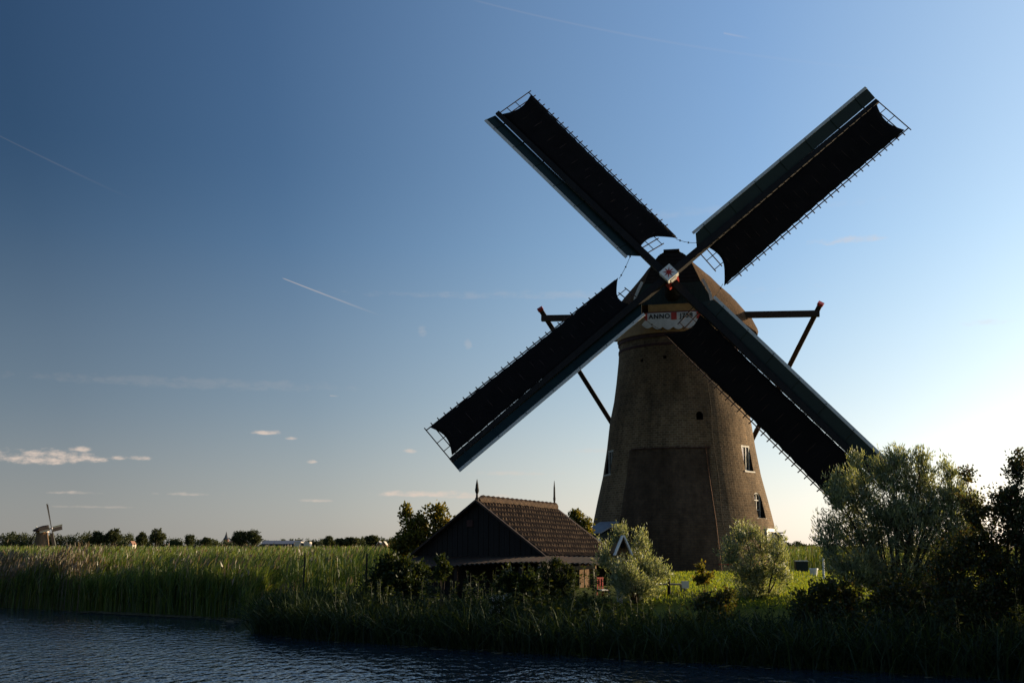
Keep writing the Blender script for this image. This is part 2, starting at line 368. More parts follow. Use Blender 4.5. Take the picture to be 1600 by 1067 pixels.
def twig_arrays(A, B, r0, r1):
    n = len(A); D = unit(B-A); x = unit(np.cross(D, np.array([.31, .2, .93]))); y = np.cross(D, x); V = []
    for p, r in ((A, r0), (B, r1)):
        for k in range(3):
            V.append(p+(x*math.cos(2.094*k)+y*math.sin(2.094*k))*np.broadcast_to(r, (n,))[:, None])
    V = np.stack(V, 1).reshape(-1, 3); b = (np.arange(n)*6)[:, None]
    q = np.concatenate([b+np.array([[k, (k+1) % 3, 3+(k+1) % 3, 3+k]]) for k in range(3)])
    return V, q
class Acc:
    def __init__(s): s.v = []; s.q = []; s.t = []; s.n = 0
    def add(s, V, q=None, t=None):
        s.v.append(V)
        if q is not None: s.q.append(q+s.n)
        if t is not None: s.t.append(t+s.n)
        s.n += len(V)
    def obj(s, name, mat, parent=None):
        me = np_mesh(name, np.concatenate(s.v), np.concatenate(s.q) if s.q else None, np.concatenate(s.t) if s.t else None)
        return np_obj(name, me, mat, parent)
def plant(name, base, lobes, leafmat_, label, cat, group=None, twigs=60, per=26, ll=.08, lw=.02, up=.35, shoot=.12,
          trunk_r=.08, bark=None, seed=1, jitter=.05, forks=None, crown_name='crown', trunk_name='trunk', extra=None):
    """lobes: (dx, dy, dz, rx, ry, rz) from the base"""
    rg = np.random.default_rng(seed); root = empty(name, base, 0, label, cat, group)
    tb = MB(); la = Acc(); vol = np.array([l[3]*l[4]*l[5] for l in lobes])**(2/3); vol /= vol.mean()
    for (dx, dy, dz, rx, ry, rz), vv in zip(lobes, vol):
        c = np.array([dx, dy, dz]); st = np.array([dx*.12, dy*.12, -.15]); pts = []
        for t in (0, .3, .6, .85, 1.0):
            p = st*(1-t)+c*t; p[:2] = st[:2]*(1-t**1.5)+c[:2]*t**1.5; p[:2] += rg.normal(0, .05*min(1, trunk_r*8), 2)*(1 if 0 < t < 1 else 0); pts.append(tuple(p))
        rr = trunk_r*max(.45, min(1.2, math.sqrt(vv)))
        tb.tube(pts, [rr, rr*.8, rr*.6, rr*.42, rr*.25], 6)
        n = max(6, int(twigs*vv)); o = unit(rg.normal(size=(n, 3))); o *= (rg.uniform(.25, 1, (n, 1))**.45)
        lng = np.where(rg.random((n, 1)) < shoot, rg.uniform(1.1, 1.5, (n, 1)), 1); o = o*np.where(lng > 1, np.array([[1, 1, 1.0]]), 1)*lng
        E = c+o*np.array([rx, ry, rz]); E[:, 2] += up*rz*.25*rg.random(n)
        A = c+o*np.array([rx, ry, rz])*rg.uniform(.1, .45, (n, 1)); A[:, 2] -= up*rz*.35
        V, q = twig_arrays(A, E, trunk_r*.14, trunk_r*.04); tb.add(V.tolist(), q.tolist())
        m = per; t = rg.uniform(.25, 1.02, (n, m, 1)); P = A[:, None]*(1-t)+E[:, None]*t+rg.normal(0, jitter, (n, m, 3))*np.array([1, 1, .8])
        D = unit(E-A)[:, None]*.7+rg.normal(0, .55, (n, m, 3))+np.array([0, 0, up*.6])
        V, q = leaf_arrays(P.reshape(-1, 3), D.reshape(-1, 3), ll, lw, rg); la.add(V, q)
    tk = tb.build(trunk_name, bark or M['bark'], root, True)
    la.obj(crown_name, leafmat_, root)
    return root, rg

# ------------------------------------------------------------------ ground, water
SHORE = np.array([(60,-17),(30,3.5),(14,15),(8.5,19),(2.5,22.8),(-4.6,28),(-6.0,29.8),(-6.9,33),(-7.6,36),(-13,40),(-19.7,44),(-40,57.5),(-90,92),(-200,168),(-900,660)], float)
def shore_s(x, y):
    """signed distance from the water's edge, positive inland"""
    P = np.stack([x, y], -1).astype(float); best = np.full(P.shape[:-1], 1e9); sg = np.zeros(P.shape[:-1])
    for a, b in zip(SHORE[:-1], SHORE[1:]):
        d = b-a; L2 = d@d; t = np.clip(((P-a)@d)/L2, 0, 1); q = P-(a+t[..., None]*d); dist = np.linalg.norm(q, axis=-1)
        cr = d[0]*(P[..., 1]-a[1])-d[1]*(P[..., 0]-a[0])
        m = dist < best; best = np.where(m, dist, best); sg = np.where(m, np.sign(-cr), sg)
    return best*sg
def sstep(x, a, b):
    t = np.clip((x-a)/(b-a), 0, 1); return t*t*(3-2*t)
def ground_z(x, y):
    x = np.asarray(x, float); y = np.asarray(y, float); s = shore_s(x, y)
    z = -.7+.7*sstep(s, -3, 0)+.28*sstep(s, -.2, 1.6)
    P = sstep(x+.18*(y-30), -5.5, 2.5)*(1-sstep(y, 66, 76))*(1-sstep(x, 45, 60))
    z = z+P*.79*sstep(s, 1.0, 6.5)
    z = z+1.1*sstep(-s, 17.6, 19.4)
    far = .55*sstep(y, 44, 110)+2.3*sstep(y, 100, 520)
    z = z+far*sstep(s, 2, 8)*(1-P)
    n = .05*np.sin(x*1.3+y*.7)*np.sin(y*1.1-x*.4)+.03*np.sin(x*3.1)*np.sin(y*2.7)
    return z+n*np.clip(s, 0, 1)*(1-.6*P)
def axis(lo, hi, step, far):
    a = list(np.arange(lo, hi+1e-6, step)); d = step; l = []; r = []
    x = hi
    while x < far: d *= 1.25; x += d; r.append(x)
    d = step; x = lo
    while x > -far: d *= 1.25; x -= d; l.append(x)
    return np.array(l[::-1]+a+r)
gx = axis(-36, 36, .6, 9000); gy = axis(-6, 80, .6, 9000)
X, Y = np.meshgrid(gx, gy); Z = ground_z(X, Y)
ny, nx = X.shape; idx = np.arange(nx*ny).reshape(ny, nx)
gq = np.stack([idx[:-1, :-1], idx[:-1, 1:], idx[1:, 1:], idx[1:, :-1]], -1).reshape(-1, 4)
tag(np_obj('ground', np_mesh('ground', np.stack([X, Y, Z], -1).reshape(-1, 3), gq, smooth=True), M['ground']), kind='structure')
wx = np.array([-900, -200, -60, 60.]); wy = np.array([-60, 10, 60, 300, 700.])
X, Y = np.meshgrid(wx, wy); ny, nx = X.shape; idx = np.arange(nx*ny).reshape(ny, nx)
gq = np.stack([idx[:-1, :-1], idx[:-1, 1:], idx[1:, 1:], idx[1:, :-1]], -1).reshape(-1, 4)
tag(np_obj('water', np_mesh('water', np.stack([X, Y, X*0], -1).reshape(-1, 3), gq), M['water']), kind='structure')

# ------------------------------------------------------------------ reeds, bank growth, lawn
def scatter_view(n, px0, px1, y0, y1, power=1.0, rg=rng):
    px = rg.uniform(px0, px1, n); t = rg.random(n)**power; yy = y0*(y1/y0)**t
    return np.stack([(px-800)/FPX*yy, yy], 1)
def with_z(xy, dz=0): return np.concatenate([xy, (ground_z(xy[:, 0], xy[:, 1])+dz)[:, None]], 1)
WIND = np.array([.16, .02])
def reed_patch(acc, accd, xy, hmean, wid, dry=.15, leafs=2):
    n = len(xy); P = with_z(xy); clump = .85+.3*np.sin(xy[:, 0]*.9+np.sin(xy[:, 1]*.8)*2)*np.sin(xy[:, 1]*.55)*.5
    h = hmean*clump*rng.uniform(.72, 1.12, n); isd = rng.random(n) < dry
    low = (xy[:, 0] > -8.0) & (xy[:, 0] < -3.2) & (xy[:, 1] > 31.5) & (xy[:, 1] < 43.5); h = np.where(low, h*.42, h)   # a trodden, lower patch beside the shed
    lean = rng.normal(0, .07, (n, 2))+WIND*(.4+.5*np.sin(xy[:, :1]*.7+xy[:, 1:]*.5))+(rng.random((n, 1)) < .09)*rng.normal(0, .38, (n, 2))   # some stems bent or broken
    w = np.broadcast_to(wid, (n,))
    for msk, a in ((~isd, acc), (isd, accd)):
        if msk.any(): V, q, t = blade_arrays(P[msk], h[msk]*np.where(a is accd, 1.05, 1), lean[msk], w[msk]*np.where(a is accd, .6, 1.0), bend=.6); a.add(V, q, t)
    for k in range(leafs):
        m = ~isd; P2 = P[m].copy(); hh = h[m]; f = rng.uniform(.2, .8, m.sum()); P2[:, 2] += hh*f; P2[:, :2] += lean[m]*(hh*f**1.8)[:, None]
        ln = rng.normal(0, .45, (m.sum(), 2))+WIND*3
        V, q, t = blade_arrays(P2, hh*rng.uniform(.22, .38, m.sum()), ln, w[m]*1.3, bend=.8); acc.add(V, q, t)
    if isd.any():                                     # seed plumes on the dry stems
        P3 = P[isd].copy(); P3[:, 2] += h[isd]*.93; P3[:, :2] += lean[isd]*h[isd][:, None]*.9
        D = np.concatenate([lean[isd]*2+WIND, np.ones((isd.sum(), 1))], 1); V, q = leaf_arrays(P3, D, .26, np.maximum(.05, w[isd]*2)); accd.add(V, q)
green = Acc(); dry = Acc()
# front fringe along the left shore
def shore_points(n, x0, x1, s0, s1, power=1.0):
    out = []
    while sum(len(o) for o in out) < n:
        k = n*6; x = rng.uniform(x0, x1, k); y = rng.uniform(18, 62, k)
        s = shore_s(x, y); lim = s0+(s1-s0)*rng.random(k)**power
        m = (s > s0) & (s < s1) & (rng.random(k) < np.clip(1-(s-s0)/(s1-s0)*(power-1)*.8, .1, 1)); out.append(np.stack([x[m], y[m]], 1))
    return np.concatenate(out)[:n]
a = shore_points(15000, -24, -7.2, -.25, 3.2, 1.4); reed_patch(green, dry, a[a[:, 1] > 33], 1.62, .022, .05, 2)
a = shore_points(3200, -24, -15, -.2, 1.6, 1.3); reed_patch(green, dry, a, 1.85, .02, .75, 1)
# the field behind, thinning with distance
a = scatter_view(26000, -60, 730, 38, 120, 1.0); s = shore_s(a[:, 0], a[:, 1]); a = a[(s > 2) & ~((a[:, 0] > -5.2) & (a[:, 1] < 46))]
reed_patch(green, dry, a, 1.7, .024*np.clip(a[:, 1]/40, 1, 4), .04, 1)
a = scatter_view(16000, -60, 1680, 90, 560, 1.0); s = shore_s(a[:, 0], a[:, 1]); a = a[(s > 2) & ~((a[:, 1] < 76) & (a[:, 0] > -3))]
reed_patch(green, dry, a, 1.9, .024*a[:, 1]/42, .06, 0)
# the hedge of reeds beyond the lawn
a = scatter_view(9000, 850, 1720, 59.5, 84, 1.0); m = (np.hypot(a[:, 0]-8.8, a[:, 1]-60.2) > 7.5); a = a[m]
reed_patch(green, dry, a, 1.45, .03, .06, 1)
tag(green.obj('reed_bed', M['reed']), 'bed of green reeds along the far shore and across the marsh field', 'reeds', kind='stuff')
tag(dry.obj('dry_reeds', M['dry']), 'pale dry reed stems standing among the green reeds', 'reeds', kind='stuff')

lw = Acc(); a = scatter_view(30000, 1000, 1620, 25, 60, 1.3); s = shore_s(a[:, 0], a[:, 1]); a = a[(s > 4.2) & (np.hypot(a[:, 0]-8.8, a[:, 1]-60.2) > 5.1)]
V, q, t = blade_arrays(with_z(a), rng.uniform(.05, .13, len(a)), rng.normal(0, .5, (len(a), 2)), .022*np.clip(a[:, 1]/30, 1, 2)); lw.add(V, q, t)
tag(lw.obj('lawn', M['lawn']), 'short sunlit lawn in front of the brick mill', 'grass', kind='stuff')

bank = Acc()
def bank_h(x): return np.interp(x, [-8, -6.5, -5, -3, 0, 2.5, 5, 8, 12, 16], [1.4, 1.35, 1.1, .85, .75, .68, .75, .95, 1.1, 1.15])
def bank_pts(n, s0, s1, pw=1.0): return shore_points(n, -6.75, 17, s0, s1, pw)
a = bank_pts(26000, -.35, 4.2, 1.2); a = a[~((a[:, 1] > 33.2) | ((a[:, 0] > 2.4) & (a[:, 0] < 8.2) & (shore_s(a[:, 0], a[:, 1]) > 2.3)))]
n = len(a); tuft = .75+.5*np.abs(np.sin(a[:, 0]*1.7+1.3*np.sin(a[:, 1]*1.1)))*rng.uniform(.5, 1.2, n)
h = bank_h(a[:, 0])*tuft*rng.uniform(.5, .95, n)*(1-.35*sstep(shore_s(a[:, 0], a[:, 1]), 2.0, 4.2))
V, q, t = blade_arrays(with_z(a, -.03), h, rng.normal(0, .58, (n, 2))+np.array([.14, -.06]), rng.uniform(.014, .032, n)); bank.add(V, q, t)
a = bank_pts(2600, -.5, .5, 1.0); n = len(a)            # long sedge leaves arching over the water's edge
V, q, t = blade_arrays(with_z(a), rng.uniform(.7, 1.25, n), rng.normal(0, .55, (n, 2))+np.array([-.1, -.35]), rng.uniform(.016, .03, n), bend=1.4); bank.add(V, q, t)
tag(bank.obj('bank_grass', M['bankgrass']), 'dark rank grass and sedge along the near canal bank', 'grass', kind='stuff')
herb = Acc()                                            # nettles and other leafy stems along the top of the bank
a = bank_pts(900, .3, 5.2, 1.0); a = a[~(((a[:, 1] > 33) & (a[:, 0] > -4)) | (a[:, 0] < -4.3) | ((a[:, 0] > 2.4) & (a[:, 0] < 8.2) & (shore_s(a[:, 0], a[:, 1]) > 2.0)))]; n = len(a); P = with_z(a); h = bank_h(a[:, 0])*rng.uniform(.65, 1.3, n)
h = np.where((a[:, 0] > 3) & (a[:, 0] < 7.5), h*.75, h)
ln = rng.normal(0, .1, (n, 2)); T = P+np.concatenate([ln*h[:, None], h[:, None]], 1)
V, q = twig_arrays(P, T, .008, .003); herb.add(V, q)
k = 24; tt = rng.uniform(.25, 1.0, (n, k, 1)); Q = P[:, None]*(1-tt)+T[:, None]*tt
D = rng.normal(0, 1, (n, k, 3))*np.array([1, 1, .4])+np.array([0, 0, .15]); V, q = leaf_arrays(Q.reshape(-1, 3), D.reshape(-1, 3), .1, .038); herb.add(V, q)
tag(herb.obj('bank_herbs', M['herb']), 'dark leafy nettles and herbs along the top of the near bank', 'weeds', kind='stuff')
pads = Acc()                                            # floating leaves and duckweed along both shores
def pad_strip(n, x0, x1, s0, s1, size):
    k = n*12; x = rng.uniform(x0, x1, k); y = rng.uniform(14, 60, k); s = shore_s(x, y)
    g = np.sin(x*.8+y*.3)+.6*np.sin(x*2.3-y); m = (s > s0) & (s < s1) & (g > rng.uniform(-1.4, .9, k)); x, y = x[m][:n], y[m][:n]; r = size*rng.uniform(.5, 1.3, len(x)); b = []
    for j in range(6): b.append(np.stack([x+r*np.cos(j*1.047+x*9)*1.3, y+r*np.sin(j*1.047+x*9), .006+.012*rng.random(len(x))], 1))
    V = np.stack(b, 1).reshape(-1, 3); o = (np.arange(len(x))*6)[:, None]; pads.add(V, np.concatenate([o+np.array([[0, 1, 2, 3]]), o+np.array([[0, 3, 4, 5]])]))
pad_strip(1500, -14.5, -7.8, -1.1, -.3, .085); pad_strip(500, -24, -13, -1.0, -.3, .1); pad_strip(900, -6, 12, -.9, -.15, .06)
tag(pads.obj('floating_leaves', M['lily']), 'mats of floating leaves along the reed edge of the canal', 'water plants', kind='stuff')

# ------------------------------------------------------------------ the windmills
TZ = 1.07; MX, MY, PSI, TAU, PHI, FWD, HUBZ = 8.80, 60.2, .207, R(12.5), .7226, 5.0, 14.23
TOWER = [(4.96, -.3), (4.9, .02), (4.62, 2.3), (4.36, 3.5), (4.06, 4.78), (3.83, 6.2), (3.65, 7.63), (3.42, 8.7), (3.28, 9.67), (3.15, 10.8), (3.08, 11.84)]
def tower_r(z): return float(np.interp(z, [p[1] for p in TOWER], [p[0] for p in TOWER]))
CAMA = PSI-math.atan2(MX, MY)
def zl(py, Yf): return Yf*math.tan(PITCH-math.atan((py-533.5)/FPX))+EYE-TZ
def face(th, z, out=0.0):
    """point on the tower wall, th degrees right of the side facing the canal; also outward, sideways, up axes"""
    a = R(th)+CAMA; n = Vector((math.sin(a), -math.cos(a), 0)); t = Vector((math.cos(a), math.sin(a), 0)); r = tower_r(z)
    return n*(r+out)+Vector((0, 0, z)), t, n
def band_shell(prof_out, th0, th1, z0, z1, out, n=24, ztop=None):
    """a thick skin on the tower between two angles"""
    mb = MB(); vs = []; fs = []; zs = np.linspace(z0, z1, 14)
    for z in zs:
        for k in range(n+1):
            th = (th0[0]+(th0[1]-th0[0])*(z-z0)/(z1-z0)); t1 = (th1[0]+(th1[1]-th1[0])*(z-z0)/(z1-z0)); p, t, nn = face(th+(t1-th)*k/n, z, out); vs.append(p)
            vs.append(p-nn*(out+.15))
    m = 2*(n+1)
    for i in range(len(zs)-1):
        for k in range(n):
            a = i*m+2*k; fs.append((a, a+2, a+2+m, a+m)); fs.append((a+1, a+1+m, a+3+m, a+3))
        for a in (i*m, i*m+2*n): fs.append((a, a+m, a+m+1, a+1))
    for k in range(n):
        for i in (0, len(zs)-1): a = i*m+2*k; fs.append((a, a+1, a+3, a+2))
    return mb.add(vs, fs)

def smooth_curve(pts, n):
    """Catmull-Rom through 2-D points"""
    P = [pts[0]]+list(pts)+[pts[-1]]; out = []
    for i in range(1, len(P)-2):
        for k in range(n):
            t = k/n; a, b, c, d = (np.array(P[j], float) for j in (i-1, i, i+1, i+2))
            out.append(.5*((2*b)+(-a+c)*t+(2*a-5*b+4*c-d)*t*t+(-a+3*b-3*c+d)*t**3))
    out.append(np.array(pts[-1], float)); return out

def make_sail(root, ang, d0, name='sail', full=True):
    """one sail: local radial e, clockwise c, forward n"""
    hub = Vector((0, -FWD, HUBZ)); rt = Vector((1, 0, 0)); n = Vector((0, -math.cos(TAU), math.sin(TAU))); up = Vector((0, math.sin(TAU), math.cos(TAU)))
    e = rt*math.cos(ang)+up*math.sin(ang); c = rt*math.sin(ang)-up*math.cos(ang)
    def P(s, w, d=0.0): return hub+e*s+c*w+n*(d0+d)
    def beta(s): return R(20-14*(s-2)/12)
    def L(s, w, d=0.0): b = beta(s); return P(s, w*math.cos(b), d-w*math.sin(b))
    S0, S1, WO = 1.9, 13.95, 2.14
    fr = MB(); k = 0; s = S0
    while s < S1+.01:
        fr.tube([L(s, -.1), L(s, WO+.17 if s > 2.5 else 1.32)], .03, 5); s += .402
    for w, r in ((.62, .022), (1.2, .022), (WO, .032)):
        fr.tube([L(S0+(S1-S0)*i/10, w) for i in range(11)], r, 5)
    root_o = fr.build(name, M['lath' if full else 'blackwood'], root)
    # cloth
    ns, nw = 44, 10; vs = []
    for i in range(ns+1):
        for j in range(nw+1):
            q = j/nw; sa = 2.42-.7*q+.42*math.sin(math.pi*q); sb = 13.78-.06*q-.3*math.sin(math.pi*q)
            s = sa+(sb-sa)*i/ns; wo = 2.12-.07*math.sin(math.pi*min(1, max(0, (s-1.8)/11.9)))+.02*math.sin(s*7.7)
            w0 = .235-.09*s/14; ww = w0+(wo-w0)*q+((.012*math.sin(s*7.7+1.2)) if j == 0 else 0)
            vs.append(L(s, ww, .045-.10*math.sin(math.pi*q)*abs(math.sin(s*7.757))*.25))
    fs = [(i*(nw+1)+j, i*(nw+1)+j+1, (i+1)*(nw+1)+j+1, (i+1)*(nw+1)+j) for i in range(ns) for j in range(nw)]
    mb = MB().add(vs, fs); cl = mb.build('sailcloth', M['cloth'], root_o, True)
    md = cl.modifiers.new('s', 'SOLIDIFY'); md.thickness = .012
    # wind board with its rounded inner end, and the pale outer edge
    wb = MB(); A, B = 2.0, 14.0; ins = []; outs = []
    for i in range(31):
        s = A+(B-A)*i/30; g = min(1, max(0, (s-A)/.55)); wd = -.2-(.52*math.sqrt(max(0, 1-(1-g)**2))+.02); ins.append((s, -.17)); outs.append((s, wd))
    def Wd(s, w, d=0.0): return P(s, w, (-w-.17)*.42+d)
    vs = []; m = 31
    for dd in (.015, -.02):
        vs += [Wd(s, w, dd) for s, w in ins]; vs += [Wd(s, w, dd) for s, w in outs]
    fs = []
    for i in range(m-1):
        fs += [(i, i+1, m+i+1, m+i), (2*m+i, 3*m+i, 3*m+i+1, 2*m+i+1), (i, 2*m+i, 2*m+i+1, i+1), (m+i, m+i+1, 3*m+i+1, 3*m+i)]
    fs += [(0, m, 3*m, 2*m), (m-1, 3*m-1, 4*m-1, 2*m-1)]
    wb.add(vs, fs)
    for s in (3.0, 4.7, 6.4, 8.1, 9.8, 11.5, 13.2): wb.beam(Wd(s, -.1, .03), Wd(s, -.8, .03), .07, .035, n)
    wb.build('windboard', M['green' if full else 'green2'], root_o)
    eg = MB(); eg.beam(Wd(A+.3, -.81, .012), Wd(B, -.81, .012), .15, .03, n); eg.build('windboard_edge', M['offwhite' if full else 'green2'], root_o)
    rp = MB(); q0 = L(1.74, 2.02, .05); ang2 = ang-math.pi/2; e2 = rt*math.cos(ang2)+up*math.sin(ang2)
    q1 = hub+e2*2.4-rt*math.sin(ang2)*.35+up*math.cos(ang2)*.35
    pts = [q0*(1-t)+q1*t-Vector((0, 0, .1*math.sin(math.pi*t))) for t in np.linspace(0, 1, 7)]; rp.tube(pts, .013, 5)
    for p in pts[1:-1:2]: rp.box(p, (.07, .07, .07))
    rp.build('rope', M['rope'], root_o)
    return root_o

def make_mill(name, loc, rz, label, phi, full=True):
    root = empty(name, loc, rz, label, 'windmill')
    # tower with recessed openings
    mb = MB().lathe(TOWER, 96); tw = mb.build('tower', M['brick' if full else 'brick_pale'], root, False)
    openings = []
    if full:
        for th, py0, py1, wid, kind in ((57.0, 697, 737, .80, 'sash'), (59.0, 770, 810, .78, 'arch'), (-67.5, 702, 740, .8, 'sash'), (15.5, 642, 655, .34, 'hole'), (-12, 551, 556, .16, 'hole'), (-35, 556, 561, .14, 'hole'), (66, 826, 896, 1.1, 'door')):
            Yf = MY-3.9*math.cos(R(th))
            z0, z1 = zl(py1, Yf), zl(py0, Yf)
            if kind == 'door': z0 = .05
            zc = (z0+z1)/2; p, t, n = face(th, zc); hgt = z1-z0; slope = -1/ (18 if zc > 6 else 5.5)
            u = (Vector((0, 0, 1))+n*0).normalized()
            if kind in ('arch', 'hole') and hgt > .3:
                pol = [(-wid/2, -hgt/2), (wid/2, -hgt/2), (wid/2, hgt/2-wid/2)]+[(wid/2*math.cos(a), hgt/2-wid/2+wid/2*math.sin(a)) for a in np.linspace(.2, math.pi-.2, 9)]+[(-wid/2, hgt/2-wid/2)]
            else: pol = [(-wid/2, -hgt/2), (wid/2, -hgt/2), (wid/2, hgt/2), (-wid/2, hgt/2)]
            openings.append((pol, p, t, u, n, wid, hgt, kind))
        cut = MB()
        for pol, p, t, u, n, wid, hgt, kind in openings: cut.prism(pol, 1.7, p+n*.45, (t, u, n))
        co = cut.build('cutter', M['hole'], root); md = tw.modifiers.new('b', 'BOOLEAN'); md.object = co; md.operation = 'DIFFERENCE'; md.solver = 'EXACT'
        tw.data.materials.append(M['hole']); bpy.context.view_layer.update(); bake(tw); bpy.data.objects.remove(co)
        for pol, p, t, u, n, wid, hgt, kind in openings:
            if kind == 'hole': continue
            b = p-n*(.16 if kind != 'arch' else .2); f = MB(); fw = .085
            if kind == 'door':
                b = p-n*.1
                f.box(b-t*(wid/2-.07), (.14, .1, hgt), (t, n, u)); f.box(b+t*(wid/2-.07), (.14, .1, hgt), (t, n, u)); f.box(b+u*(hgt/2-.08), (wid-.29, .1, .16), (t, n, u))
                o = f.build('door', M['white'], root); MB().box(b-n*.04-u*.06, (wid-.3, .04, hgt-.14), (t, n, u)).build('door_leaf', M['green'], o); continue
            if kind == 'sash':
                for sx in (-1, 1): f.box(b+t*sx*(wid/2-fw/2), (fw, .09, hgt), (t, n, u))
                for sz in (-1, 1): f.box(b+u*sz*(hgt/2-fw/2), (wid-2*fw-.004, .085, fw), (t, n, u))
                f.box(b+t*.04, (.05, .06, hgt-2*fw), (t, n, u))
            else:
                ins = [(x*.84, z*.93) for x, z in pol]; k = len(pol); vs = []
                for dd in (.04, -.04): vs += [b+t*x+u*z+n*dd for x, z in pol]+[b+t*x+u*z+n*dd for x, z in ins]
                fs = []
                for i in range(k):
                    j = (i+1) % k; fs += [(i, j, k+j, k+i), (2*k+i, 3*k+i, 3*k+j, 2*k+j), (i, 2*k+i, 2*k+j, j), (k+i, k+j, 3*k+j, 3*k+i)]
                f.add(vs, fs); f.box(b, (.045, .05, hgt*.9), (t, n, u)); f.box(b+u*(hgt/2-wid*.5), (wid*.8, .055, .05), (t, n, u)); f.box(b-u*hgt*.18, (wid*.8, .045, .035), (t, n, u))
            o = f.build('window', M['oldwhite'], root); MB().box(b-n*.03, (wid-.06, .02, hgt-.08 if kind == 'sash' else hgt*.7), (t, n, u)).build('pane', M['glass'], o)
            s = MB(); s.box(p-n*.03-u*(hgt/2+.03), (wid+.2, .3, .07), (t, n, u)); s.build('sill', M['oldwhite'], o)
    for z, hh, o in ((11.28, .13, .03), (11.75, .2, .07)):
        MB().lathe([(tower_r(z)-.2, z-hh/2), (tower_r(z)+o, z-hh/2), (tower_r(z)+o, z+hh/2), (tower_r(z)-.2, z+hh/2)], 72, caps=False).build('brick_band', M['band'], root, False)
    if full:
        yt = zl(700, 56.4); tp = band_shell(None, (-41.5, -40), (19.5, 20.5), .02, yt, .045).build('tarred_wall_patch', M['tar_brick'], root)
        lg = MB()
        for k in range(14):
            p, t, n = face(-38+60*k/14, yt+.03, .05); p2, t2, _ = face(-38+60*(k+.9)/14, yt+.03+random.uniform(-.02, .02), .05); lg.beam(p, p2, .12, .05)
        lg.build('ledge', M['band'], tp)
        c = MB(); c.tube([face(18+3*(1-z/yt), z, .09)[0] for z in np.linspace(yt+.2, .05, 14)], .014, 5); c.build('downpipe', M['rust'], root)
        c = MB(); c.tube([face(25+.6*math.sin(z*1.7), z, .03)[0] for z in np.linspace(9.4, 1.6, 22)], .009, 5); c.build('cable', M['rope'], root)
        MB().lathe([(4.7, .33), (tower_r(.35)+.02, .33), (tower_r(.35)+.02, .37), (4.7, .37)], 72, caps=False).build('painted_strip', M['red'], root)
        # lean-to porch on the left of the tower
        p, t, n = face(-50, 1.1, .1); p.z = 0; up = Vector((0, 0, 1)); pr = MB()
        z1 = zl(834, 57); pr.prism([(-.1, .02), (.55, .02), (.55, z1), (-.1, z1+.3)], 1.2, p+n*.1, (n, up, t)); po = pr.build('porch', M['green'], root)
        MB().prism([(-.3, z1+.56), (.8, z1+.02), (.8, z1+.08), (-.3, z1+.62)], 1.6, p+n*.1, (n, up, t)).build('porch_roof', M['lead'], po)
        MB().box(p+n*.68+t*.25+up*(z1-.6), (.4, .06, .75), (t, n, up)).build('porch_window', M['white'], po)
        p, t, n = face(76, 1.1, .1); p.z = 0; z1 = zl(833, 60)
        pr = MB(); pr.prism([(-.3, .02), (.22, .02), (.22, z1-.1), (-.3, z1)], .5, p, (n, Vector((0, 0, 1)), t)); pr.box(p+n*.0+Vector((0, 0, z1)), (.66, .6, .05), (t, n, Vector((0, 0, 1)))); pr.build('door_hood', M['green2'], root)
    # cap
    MB().lathe([(2.7, 11.86), (3.2, 11.86), (3.12, 12.95), (2.7, 12.95)], 64, caps=False).build('cap_ring', M['ochre'], root)
    ys = [-3.0, -2.2, -1.2, 0, 1.2, 2.4, 3.5, 4.4, 5.0, 5.2]
    w_ = [1.88, 2.5, 3.12, 3.7, 4.1, 4.2, 3.75, 2.8, 1.5, .6]; ze = [13.3, 13.05, 12.8, 12.6, 12.5, 12.52, 12.65, 12.85, 13.05, 13.15]
    zr = [16.0, 16.02, 15.95, 15.75, 15.4, 14.95, 14.4, 13.95, 13.6, 13.4]
    gab = [(1, 0), (.93, .12), (.81, .30), (.66, .55), (.50, .80), (.36, .93), (.2, 1.0), (0, 1.0)]; rnd = [(1, 0), (1.01, .08), (.95, .26), (.80, .5), (.59, .73), (.36, .89), (.16, .97), (0, 1)]
    yy = np.linspace(-3, 5.2, 34); vs = []; fs = []; K = 15
    def sec(y):
        w = np.interp(y, ys, w_); a = np.interp(y, ys, ze); b = np.interp(y, ys, zr); g = min(1, (y+3)/2.2)
        pr = [((1-g)*p[0]+g*q[0], (1-g)*p[1]+g*q[1]) for p, q in zip(gab, rnd)]
        return [(x*w, a+(b-a)*z) for x, z in pr]+[(-x*w, a+(b-a)*z) for x, z in pr[-2::-1]]
    for y in yy:
        sc_ = sec(y)
        for x, z in sc_:
            j = .03*math.sin(x*9+y*5)*math.sin(z*7); vs.append((x, y, z+j))
        for x, z in (sc_[-1], sc_[0]): vs.append((x*.86, y, z+.02-.0))
    m = K+2
    for i in range(len(yy)-1):
        for k in range(m): fs.append((i*m+k, i*m+(k+1) % m, (i+1)*m+(k+1) % m, (i+1)*m+k))
    fs += [tuple(range(m)), tuple((len(yy)-1)*m+k for k in range(m))]
    cap = MB().add(vs, fs).build('cap', M['thatch' if full else 'band'], root, True)
    md = cap.modifiers.new('b', 'EDGE_SPLIT'); md.split_angle = R(50)
    # gable: black boards above, green below, pale curved verges
    sc_ = sec(-3.0); fp = MB(); gz = 14.42
    upper = [(x*1.02, z+.03) for x, z in sc_ if z > gz]; lx = float(np.interp(gz, [sc_[i][1] for i in range(8)], [sc_[i][0] for i in range(8)]))*1.02
    poly = [(lx, gz)]+upper+[(-lx, gz)]; fp.prism(poly, .1, (0, -3.06, 0), ((1, 0, 0), (0, 0, 1), (0, 1, 0)))
